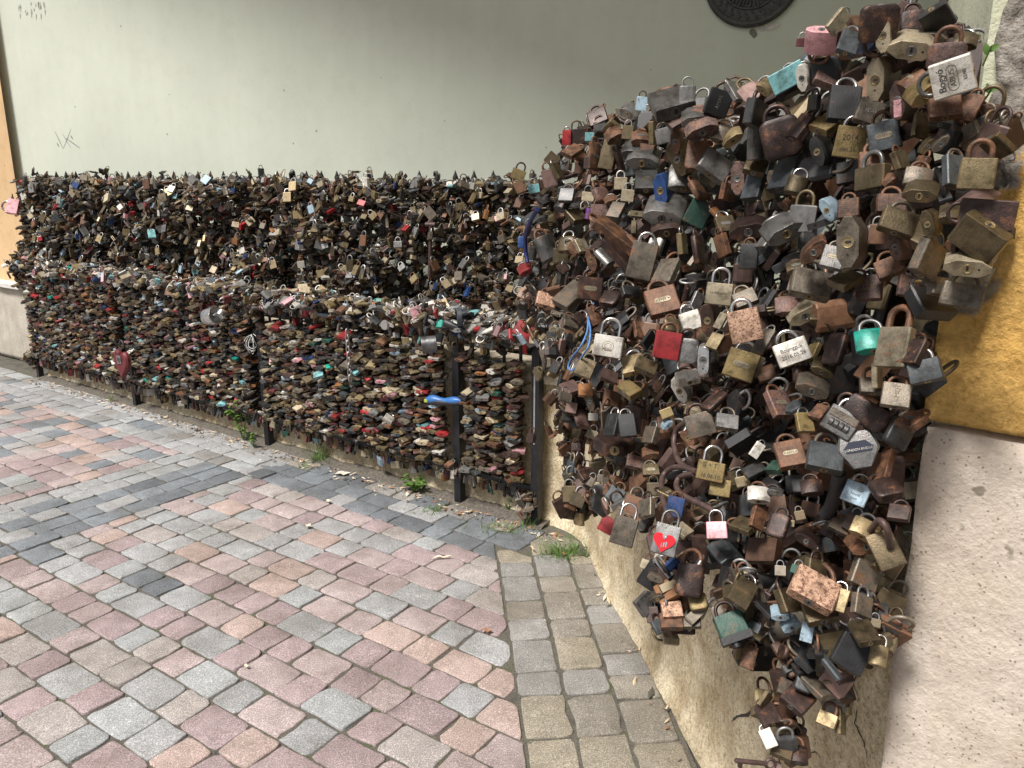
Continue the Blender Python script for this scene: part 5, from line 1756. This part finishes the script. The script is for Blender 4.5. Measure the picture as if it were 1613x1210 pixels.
rr.inputs['To Max'].default_value = .62
nt.links.new(n1, rr.inputs[0])
nt.links.new(rr.outputs[0], b.inputs['Roughness'])
bump(nt, b, n2, .25, .001)
tag(link('padlocks', me, lm_), kind='stuff')
# ================================================================== other things hung on or lying by the railings
def thing_mesh(name, mb, mat, label, cat, smooth=40, group=None):
    o = link(name, mb.mesh(name, smooth), mat)
    return tag(o, label, cat, group)
def near_rail(x, y, off=-.11):
    """point along a ray on the upright plane of the front railing, moved to the street by off"""
    r_ = ray(x, y)
    o_ = Vector((0, 0, H))
    return o_ + r_ * (((FO + FN * off - o_).dot(FN)) / r_.dot(FN))
alu = flat_mat('cast_aluminium', (.62, .62, .61), .32, .85, var=.12, scale=60, bumpk=.1)
alud = flat_mat('sooty_aluminium', (.15, .15, .15), .42, .7, var=.4, scale=40)
blackr = flat_mat('black_rubber', (.018, .018, .020), .5, var=.3, bumpk=.1)
# red iron heart
hp_ = near_rail(195, 568, -.135)
ht = empty('heart_plate', hp_)
Mh = frame(FD, UP, OUT, (0, 0, 0)) @ Matrix.Rotation(R(-4), 4, 'Z')
hs = .112
hpoly = [(a * .92, b_ * 1.22 - .02) for a, b_ in heart_poly(hs, 36)]
mb = MB()
n = len(hpoly)
vs = [Mh @ Vector((a * k, b_ * k, z)) for k, z in ((1, 0), (1, .018), (.86, .030)) for a, b_ in hpoly]
mb.add(vs, [(j * n + i, j * n + (i + 1) % n, (j + 1) * n + (i + 1) % n, (j + 1) * n + i) for j in range(2) for i in range(n)] + [tuple(2 * n + i for i in range(n)), tuple(reversed(range(n)))])
redold = flat_mat('faded_red_paint', (.14, .022, .026), .5, .1, var=.45, scale=30)
link('body', mb.mesh('body', 40), redold, ht)
mb = MB()
mb.box((-.030, -.018, .0302), (.028, .042, .036), Mh @ Matrix.Rotation(.2, 4, 'Z'))
em = link('emblem', mb.mesh('emblem'), flat_mat('worn_zinc', (.22, .21, .205), .5, .5), ht)
mb = MB()
for dx in (-.008, .008):
    mb.tube([Mh @ Vector((dx + .009 * math.cos(a), .012 + .015 * math.sin(a), .0375)) for a in np.arange(0, 6.28, .63)], .0022, 5, closed=True)
link('ring_relief', mb.mesh('ring_relief'), alud, em)
mb = MB()
mb.tube([Mh @ Vector((.03 * math.cos(a), .10 + .05 * math.sin(a), .005)) for a in np.linspace(0, math.pi, 9)], .008, 8)
link('shackle', mb.mesh('shackle', 60), old_iron, ht)
tag(ht, 'large dark red iron heart with square emblem hung beside the second post', 'heart')
# silver piston with its rod
def piston(x, y, size, mat, label, axis, rod=True, hollow=False):
    p = near_rail(x, y, -.17)
    e = empty('piston', p)
    A = Vector(axis).normalized()
    X = A.orthogonal().normalized()
    M2 = frame(X, A.cross(X), A, (0, 0, 0))
    r_ = size / 2
    prof = [(.0 if not hollow else r_ * .45, .0 if not hollow else .25 * size), (r_ * .45 if hollow else r_ * .93, 0), (r_ * .95, 0), (r_, .02 * size)]
    for k in range(3):
        z_ = (.10 + .09 * k) * size
        prof += [(r_, z_), (r_ * .93, z_ + .004 * size), (r_ * .93, z_ + .038 * size), (r_, z_ + .042 * size)]
    prof += [(r_, .86 * size), (r_ * .88, .86 * size), (r_ * .86, .4 * size), (0.0005, .38 * size)]
    nn = 28
    vs = [M2 @ Vector((a * math.cos(2 * math.pi * i / nn), a * math.sin(2 * math.pi * i / nn), z - size * .43)) for a, z in prof for i in range(nn)]
    fs = [(j * nn + i, j * nn + (i + 1) % nn, (j + 1) * nn + (i + 1) % nn, (j + 1) * nn + i) for j in range(len(prof) - 1) for i in range(nn)]
    link('skirt', mesh('skirt', vs, fs, 35), mat, e)
    for s_ in (-1, 1):
        mb = MB()
        d_ = M2 @ Vector((0, 1, 0)) * s_
        if d_.y > 0:
            d_ = M2 @ Vector((1, 0, 0))
        c_ = M2 @ Vector((0, 0, .12 * size))
        mb.tube([c_ + d_ * r_ * .96, c_ + d_ * r_ * 1.012], r_ * .26, 14)
        link('pin_hole', mb.mesh('pin_hole', 40), blackr, e)
        break
    if rod:
        mb = MB()
        mb.tube([A * size * .2, A * size * .95], [r_ * .30, r_ * .24], 10)
        mb.tube([A * size * .95 - X * r_ * .3, A * size * .95 + X * r_ * .3], r_ * .5, 14)
        link('rod', mb.mesh('rod', 40), mat, e)
        mb = MB()
        pts_ = [-A * size * .42, -A * size * .95]
        mb.tube(pts_, r_ * .12, 8)
        for k in range(5):
            c_ = -A * size * (.50 + .09 * k)
            mb.tube([c_, c_ - A * size * .04], r_ * .2, 8)
        link('bolt', mb.mesh('bolt', 40), blackr, e)
    return tag(e, label, 'piston')
piston(334, 498, .105, alu, 'shiny silver engine piston lying on the top rail with rod and bolt', FD * .96 + UP * .22)
piston(676, 543, .085, alud, 'dark sooty engine piston hung under the top rail near the fourth post', FD * .75 - OUT * .65 + UP * .1, False, True)
# blue and black tool handle hooked behind the fourth post
p0, p1 = near_rail(673, 630, -.10), near_rail(727, 633, -.07)
hnd = empty('tool_handle', p0)
d_ = p1 - p0
mb = MB()
nn = 12
pts_ = [d_ * f_ + UP * .004 * math.sin(f_ * 9) for f_ in np.linspace(0, 1, nn)]
mb.tube(pts_, [.014, .022, .024, .022, .019, .018, .019, .021, .022, .021, .018, .010], 12)
for v_ in mb.v:
    pass
link('grip', mb.mesh('grip', 60), flat_mat('blue_plastic', (.035, .14, .38), .4, bumpk=0, var=.15), hnd)
mb = MB()
mb.tube([d_ * f_ + OUT * .008 - UP * .009 for f_ in np.linspace(.12, .93, 8)], [.010, .016, .0175, .016, .015, .015, .014, .008], 10)
link('rubber_inlay', mb.mesh('rubber_inlay', 60), blackr, hnd)
mb = MB()
mb.box((-.004, -.012, -.006), (.012, .012, .006), Matrix.Translation(OUT * .016))
link('end_clip', mb.mesh('end_clip'), flat_mat('yellow_green_plastic', (.45, .55, .08), .5), hnd)
tag(hnd, 'blue and black plastic tool handle stuck out beside the fourth post', 'handle')
# black tapered tube and black disc on the heap
p0, p1 = near_rail(701, 508, -.16), near_rail(738, 525, -.14)
mb = MB()
mb.tube([p0, p0.lerp(p1, .08), p0.lerp(p1, .45), p0.lerp(p1, .5), p0.lerp(p1, .8), p1], [.018, .020, .019, .016, .014, .004], 12)
thing_mesh('flashlight', mb, blackr, 'black tapered flashlight-like tube on the heap over the fourth post', 'flashlight')
p0 = near_rail(724, 500, -.15)
Md = frame(FD, (UP + OUT * .3).normalized(), FD.cross(UP), p0)
mb = MB()
mb.tube([p0 - (FD * .6 + FN * .5).normalized() * .013, p0 - (FD * .6 + FN * .5).normalized() * .010, p0 + (FD * .6 + FN * .5).normalized() * .010, p0 + (FD * .6 + FN * .5).normalized() * .013], [.040, .044, .044, .040], 24)
thing_mesh('rubber_wheel', mb, flat_mat('dark_rubber', (.045, .052, .065), .45, bumpk=.1), 'dark rubber wheel standing on the heap by the black tube', 'wheel')
# reflector-like light grey disc tag hanging under rail
p0 = near_rail(607, 512, -.17)
mb = MB()
mb.tube([p0, p0 + OUT * .010], [.026, .024], 22)
thing_mesh('disc_tag', mb, alu, 'round pale engraved metal tag on the heap along the railing', 'tag')
# white wire loops tied to the third post
mb = MB()
c_ = near_rail(397, 538, -.06)
for k in range(3):
    pts_ = []
    for i in range(26):
        a = 2 * math.pi * i / 26
        pts_.append(c_ + FD * (.030 * math.cos(a) * (1 + .25 * k) - .01 * k) + UP * (.045 * math.sin(a) * (1 + .15 * k) - .012 * k) + OUT * (.012 * math.sin(2 * a + k)))
    mb.tube(pts_, .0022, 5, closed=True)
mb.tube([c_ + UP * .05 + FD * .02, c_ + FD * .06 + UP * .03, c_ + FD * .10 + UP * .028], .0022, 5)
thing_mesh('wire_loop', mb, flat_mat('white_wire', (.62, .62, .60), .5), 'thin white wire looped round the third railing post', 'wire', 60)
# hanging chain of links
mb_ch = empty('chain', near_rail(548, 530, -.10))
for k in range(9):
    c_ = near_rail(547 + .6 * k, 524 + 9 * k, -.105)
    a_ = FD if k % 2 else FN
    mb = MB()
    mb.tube([c_ - mb_ch.location + a_ * (.011 * math.cos(a)) + UP * (.022 * math.sin(a)) + OUT * .004 * (k % 2) for a in np.linspace(0, 2 * math.pi, 15)[:-1]], .0042, 6, closed=True)
    link('chain_link', mb.mesh('chain_link', 60), flat_mat('chain_steel', (.34, .32, .30), .45, .6) if k == 0 else bpy.data.materials['chain_steel'], mb_ch)
tag(mb_ch, 'steel chain hanging down the front railing between third and fourth post', 'chain')
# cables and cords in the bush
def cable(name, ptsx, r_, mat, label, cat, dt=-.035):
    pp = [at(x, y, depth(x, y) + dt) for x, y in ptsx]
    # smooth
    out = []
    for i in range(len(pp) - 1):
        p0, p1, p2, p3 = pp[max(i - 1, 0)], pp[i], pp[i + 1], pp[min(i + 2, len(pp) - 1)]
        for k in range(6):
            t = k / 6
            out.append(.5 * ((2 * p1) + (p2 - p0) * t + (2 * p0 - 5 * p1 + 4 * p2 - p3) * t * t + (3 * p1 - p0 - 3 * p2 + p3) * t ** 3))
    out.append(pp[-1])
    mb = MB()
    mb.tube(out, r_, 8)
    return thing_mesh(name, mb, mat, label, cat, 60)
rcab = flat_mat('rusty_cable', (.085, .052, .045), .5, .2, var=.4, scale=60)
s5 = 4.0325
def q5(L):
    return [(813 + a / s5, 600 + b_ / s5) for a, b_ in L]
cable('cable_lock', q5([(1085, 255), (1020, 310), (1003, 400), (1030, 500), (1080, 550), (1150, 578)]), .0062, rcab, 'thick rusty cable curving down beside the G+T padlock', 'cable')
cable('cable_lock', q5([(1090, 552), (1000, 550), (935, 600), (925, 690), (945, 790), (985, 885)]), .0062, rcab, 'thick rusty cable loop whose end holds the red heart padlock', 'cable')
cable('cable_lock', q5([(1130, 590), (1045, 610), (1018, 660), (1045, 715), (1120, 760), (1200, 795), (1270, 840)]), .0062, rcab, 'thick rusty cable sweeping across the dark gap towards the pink padlock', 'cable')
cable('cable_lock', [(1370, 838), (1385, 820), (1398, 835), (1402, 862)], .005, rcab, 'rusty cable arch near the plinth in the lower bush', 'cable')
navy = flat_mat('navy_plastic', (.014, .022, .10), .35, bumpk=0)
cable('bicycle_cable', [(846, 330), (835, 350), (828, 372), (828, 395), (831, 414)], .0085, navy, 'navy blue bicycle cable bowed out at the far end of the bush', 'cable', -.06)
blues = flat_mat('blue_strap', (.10, .23, .50), .5, bumpk=0)
cable('wrist_strap', [(935, 478), (927, 502), (925, 522), (915, 545), (900, 565), (895, 580), (905, 582), (918, 560), (927, 545), (930, 520), (926, 500)], .0026, blues, 'bright blue cord loop hanging at the far side of the bush', 'strap', -.05)
cable('strap', [(1322, 745), (1316, 775), (1308, 800), (1298, 812)], .011, blackr, 'black strap with a silver end hanging in the lower bush', 'strap', -.03)
# old key
kp = [at(1158, 1198, 1.27), at(1206, 1203, 1.29)]
ke = empty('key', kp[0])
d_ = kp[1] - kp[0]
mb = MB()
mb.tube([Vector((0, 0, 0)), d_ * .02, d_], [.0030, .0040, .0040], 8)
link('shank', mb.mesh('shank', 50), rcab, ke)
mb = MB()
dn = d_.normalized()
Mk = frame(dn, Vector((0, 0, 1)).cross(dn).normalized(), Vector((0, 0, 1)), (0, 0, 0))
mb.box((.007, -.0022, -.013), (.014, .0022, -.002), Mk)
link('bit', mb.mesh('bit'), rcab, ke)
mb = MB()
mb.tube([d_ + dn * .010 + Mk.to_3x3() @ Vector((.010 * math.cos(a), 0, .010 * math.sin(a))) for a in np.linspace(0, 2 * math.pi, 13)[:-1]], .0028, 6, closed=True)
link('bow', mb.mesh('bow', 60), rcab, ke)
tag(ke, 'dark old key sticking out from the lowest cluster of padlocks', 'key')
# long rusty pin in the fence behind
p0, p1 = BF0 + BD * .62 + BN * .20 + UP * 1.40, BF0 + BD * .64 + BN * .20 + UP * 1.08
mb = MB()
mb.tube([p0, p1], .011, 8)
mb.tube([p0 - BD * .035, p0 + BD * .035], .014, 8)
thing_mesh('iron_hammer', mb, rcab, 'rusty iron rod with cross head hanging on the fence behind', 'rod')

# ------------------------------------------------------------------ green growing through
leafm, nt, b = new_mat('leaf_green')
vec = geo_pos(nt)
c = ramp(nt, [(.3, (.075, .15, .028)), (.7, (.16, .28, .06))], noise_tex(nt, vec, 30, 3)).outputs[0]
nt.links.new(c, b.inputs['Base Color'])
b.inputs['Roughness'].default_value = .5
b.inputs['Transmission Weight'].default_value = 0
tr = nt.nodes.new('ShaderNodeBsdfTranslucent')
tr.inputs[0].default_value = (.16, .30, .05, 1)
mx = nt.nodes.new('ShaderNodeMixShader')
mx.inputs[0].default_value = .3
nt.links.new(b.outputs[0], mx.inputs[1])
nt.links.new(tr.outputs[0], mx.inputs[2])
nt.links.new(mx.outputs[0], nt.nodes['Material Output'].inputs['Surface'])
def blade(mb, p, h, lean, wd, bend):
    a = rng.uniform(0, 2 * math.pi)
    d_ = Vector((math.cos(a), math.sin(a), 0))
    s_ = Vector((-d_.y, d_.x, 0)) * wd
    prev = None
    vs, fs = [], []
    for k in range(6):
        f_ = k / 5
        q = p + d_ * (lean * f_ + bend * f_ * f_) + UP * (h * f_ - .55 * bend * f_ ** 3)
        w_ = (1 - f_ ** 2)
        vs += [q - s_ * w_, q + UP * wd * .5 * w_, q + s_ * w_]
    for k in range(5):
        o = k * 3
        fs += [(o, o + 1, o + 4, o + 3), (o + 1, o + 2, o + 5, o + 4)]
    mb.add(vs, fs)
def leaflet(mb, p, d_, n_, l, w_):
    d_ = d_.normalized()
    s_ = d_.cross(n_).normalized()
    n_ = s_.cross(d_)
    prof = [(0, .08), (.25, .8), (.5, 1), (.75, .62), (1, .02)]
    vs, fs = [], []
    for f_, k in prof:
        c_ = p + d_ * l * f_ - n_ * l * .25 * f_ * f_
        vs += [c_ - s_ * w_ * k + n_ * w_ * .3 * k, c_, c_ + s_ * w_ * k + n_ * w_ * .3 * k]
    for k in range(4):
        o = k * 3
        fs += [(o, o + 1, o + 4, o + 3), (o + 1, o + 2, o + 5, o + 4)]
    mb.add(vs, fs)
def grass_tuft(x, y, nblades, h, spread, label, tall=0):
    p = ground(x, y)
    e = empty('grass_tuft', p)
    mb = MB()
    for k in range(nblades):
        blade(mb, Vector((rng.gauss(0, spread), rng.gauss(0, spread * .6), -.012)), h * rng.uniform(.4, 1.1), rng.uniform(.01, .05), rng.uniform(.0012, .0026), rng.uniform(.01, .09) * h / .12)
    o = link('blades', mb.mesh('blades', 180), leafm, e)
    o['kind'] = 'stuff'
    if tall:
        mb = MB()
        for k in range(tall):
            blade(mb, Vector((rng.gauss(0, spread), rng.gauss(0, spread * .5), -.01)), h * rng.uniform(1.7, 2.6), rng.uniform(-.02, .06), .0017, rng.uniform(.05, .16))
        link('long_stems', mb.mesh('long_stems', 180), leafm, e)
    return tag(e, label, 'weed', 'weeds along the foot of the railing')
grass_tuft(886, 873, 170, .085, .05, 'bushy grass tuft with tall stems in the corner below the lock bush', 9)
grass_tuft(505, 726, 60, .17, .028, 'bright spiky grass tuft below the railing among dry leaves', 2)
grass_tuft(680, 806, 46, .06, .04, 'sparse low grass in a paving joint near the fourth post')
grass_tuft(795, 836, 60, .07, .055, 'low creeping grass strip before the end post')
grass_tuft(832, 832, 14, .14, .02, 'a few long grass blades leaning by the end post foot')
grass_tuft(478, 738, 20, .06, .02, 'tiny grass clump in the dirt between two paving stones')
def leafy(x, y, h, n, size, label, spread=.04):
    p = ground(x, y)
    e = empty('leafy_weed', p)
    st, lf = MB(), MB()
    for k in range(max(3, n // 5)):
        a = rng.uniform(0, 6.28)
        tip = Vector((math.cos(a) * spread * rng.uniform(.4, 1.4), math.sin(a) * spread * .8, h * rng.uniform(.5, 1.05)))
        mid = tip * .5 + UP * h * .12
        st.tube([Vector((0, 0, -.01)), mid, tip], [.0022, .0016, .001], 5)
        for j in range(5):
            f_ = .3 + .7 * j / 4
            q = mid.lerp(tip, (f_ - .5) * 2) if f_ > .5 else mid * (f_ * 2)
            b2 = a + rng.uniform(-2, 2)
            leaflet(lf, q, Vector((math.cos(b2), math.sin(b2), rng.uniform(-.1, .5))), UP, size * rng.uniform(.7, 1.2), size * .33)
    link('stem', st.mesh('stem', 60), leafm, e)
    lo = link('leaves', lf.mesh('leaves', 180), leafm, e)
    lo['kind'] = 'stuff'
    return tag(e, label, 'weed', 'weeds along the foot of the railing')
leafy(384, 694, .30, 44, .042, 'tall feathery green weed beside the third post', .06)
leafy(400, 704, .12, 24, .032, 'low drooping weed at the foot of the third post', .05)
leafy(652, 774, .10, 40, .036, 'broad-leaved green weed under the railing before the fourth post', .06)
leafy(803, 806, .08, 12, .020, 'yellowish little weed under the last panel of the railing', .03)
leafy(172, 634, .06, 10, .02, 'mossy green sprout below the red iron heart', .04)
# sprig on the broken corner
pv = P_E + PNrm * -.05 - PD * .02 + UP * .0
for (x0, y0, x1, y1, lab, sz) in ((1553, 92, 1562, 72, 'small green leaf pair sprouting from the broken building corner', .017), (1556, 150, 1562, 140, 'single dark green leaf behind the lock bush at the broken corner', .014)):
    a_, b2 = at(x0, y0, 1.01), at(x1, y1, 1.0)
    e = empty('vine_sprig', a_)
    st, lf = MB(), MB()
    st.tube([Vector((0, 0, 0)) + (a_ - b2) * .6, Vector((0, 0, 0)), (b2 - a_)], .0012, 5)
    leaflet(lf, (b2 - a_) * .2, Vector((-.25, -.1, .9)), Vector((-.3, -1, .2)), sz, sz * .28)
    leaflet(lf, (b2 - a_) * .5, Vector((.55, -.1, .5)), Vector((-.3, -1, .2)), sz * .9, sz * .28)
    link('stem', st.mesh('stem', 60), leafm, e)
    link('leaf', lf.mesh('leaf', 180), leafm, e)
    tag(e, lab, 'sprig')

# ------------------------------------------------------------------ dry leaves and dirt
dry = [flat_mat('dry_leaf_' + k, c_, .8, var=.25, scale=80) for k, c_ in (('straw', (.52, .42, .27)), ('pale', (.66, .58, .45)), ('brown', (.30, .16, .09)))]
DL = [(540, 749, 24, 0, 1, 'long pale dry leaf on the slate stones under the railing'), (517, 793, 12, 30, 1, 'thin pale dry leaf at the edge of the slate border'), (485, 832, 14, 70, 1, 'small pale torn leaf on a pink paving stone'),
      (388, 1055, 11, 10, 1, 'small whitish leaf scrap on a rose paving stone'), (1006, 1027, 18, 118, 0, 'straw coloured leaf standing by the foot of the low wall'), (1049, 1120, 20, 130, 0, 'curled straw strip in the gap along the low wall'),
      (838, 868, 20, 60, 0, 'bent dry grass stalk beside the corner weeds'), (696, 882, 30, -14, 1, 'long pale straw lying over two pink paving stones'), (766, 998, 18, 12, 2, 'brown broken twig on a rose stone by the edging'), (888, 877, 10, 20, 2, 'reddish brown leaf bit in the corner grass')]
for x, y, L_, rot, mi, lab in DL:
    p = ground(x, y)
    t = proj(p)[2]
    l = L_ * t / F
    mb = MB()
    a = R(-rot) + rng.uniform(-.1, .1)
    wd = l * (.26 if L_ < 26 and mi else .08)
    d_ = Vector((math.cos(a), math.sin(a), 0))
    s_ = Vector((-d_.y, d_.x, 0))
    vs, fs = [], []
    for k in range(6):
        f_ = k / 5
        w_ = wd * math.sin(math.pi * min(.97, f_ * .9 + .06)) * rng.uniform(.75, 1.2)
        c_ = d_ * l * (f_ - .5) + UP * (.006 + .010 * math.sin(f_ * 5) ** 2) + s_ * l * .06 * math.sin(f_ * 4)
        vs += [c_ - s_ * w_ + UP * .004, c_, c_ + s_ * w_ + UP * .005]
    for k in range(5):
        o = k * 3
        fs += [(o, o + 1, o + 4, o + 3), (o + 1, o + 2, o + 5, o + 4)]
    o = link('dry_leaf', mesh('dry_leaf', vs, fs, 180), dry[mi], None, p)
    tag(o, lab, 'leaf', 'dry leaves on the paving')
mb = MB()
mats_i = []
for k in range(835):
    u = rng.uniform(-5.2, .25) if k < 800 else 0
    w_ = -.05 - abs(rng.gauss(0, .055))
    p = uw(u, w_, 0) if k < 800 else Vector((.36 + .02 * rng.random() + .11 * (3.3 - (yy := rng.uniform(1.7, 3.3))), yy, 0)) + Vector((-.03 - abs(rng.gauss(0, .02)), 0, 0))
    l = rng.uniform(.004, .026) * (1 if rng.random() < .4 else .5)
    a = rng.uniform(0, 6.28)
    d_, s_ = Vector((math.cos(a), math.sin(a), rng.uniform(-.2, .3))) * l, Vector((-math.sin(a), math.cos(a), rng.uniform(-.2, .2))) * l * rng.uniform(.15, .5)
    z = UP * rng.uniform(.003, .010)
    mb.add([p + z - d_, p + z - s_, p + z + d_ + UP * .003, p + z + s_, p + z + UP * .005], [(0, 1, 4), (1, 2, 4), (2, 3, 4), (3, 0, 4)])
lt = mb.mesh('leaf_litter')
for m_ in (dry[0], dry[2], gm, dry[1]):
    lt.materials.append(m_)
for i, p in enumerate(lt.polygons):
    p.material_index = (i // 4 * 7) % 11 % 4
tag(link('leaf_litter', lt), kind='stuff')
# dirt bank at the foot of the low wall
vs, fs = [], []
line = [uw(u, 0) for u in np.linspace(-5.3, .05, 120)]
for i, p in enumerate(line):
    for j, (w_, z) in enumerate(((.075, .026), (.03, .016), (-.005, .008), (-.035, .0), (-.065, -.018))):
        q = p + FN * (w_ + .02 * fbm(p * 1.0, 6, 3) * (j > 1)) + UP * (z * (1 + .6 * fbm(p + FN * w_, 9, 3)) if j < 4 else z)
        vs.append(q)
for i in range(len(line) - 1):
    for j in range(4):
        fs.append((i * 5 + j, i * 5 + j + 1, (i + 1) * 5 + j + 1, (i + 1) * 5 + j))
tag(link('dirt_bank', mesh('dirt_bank', vs, fs, 180), flat_mat('dirt', (.115, .10, .080), .95, var=.5, scale=70, bumpk=.8)), kind='structure')
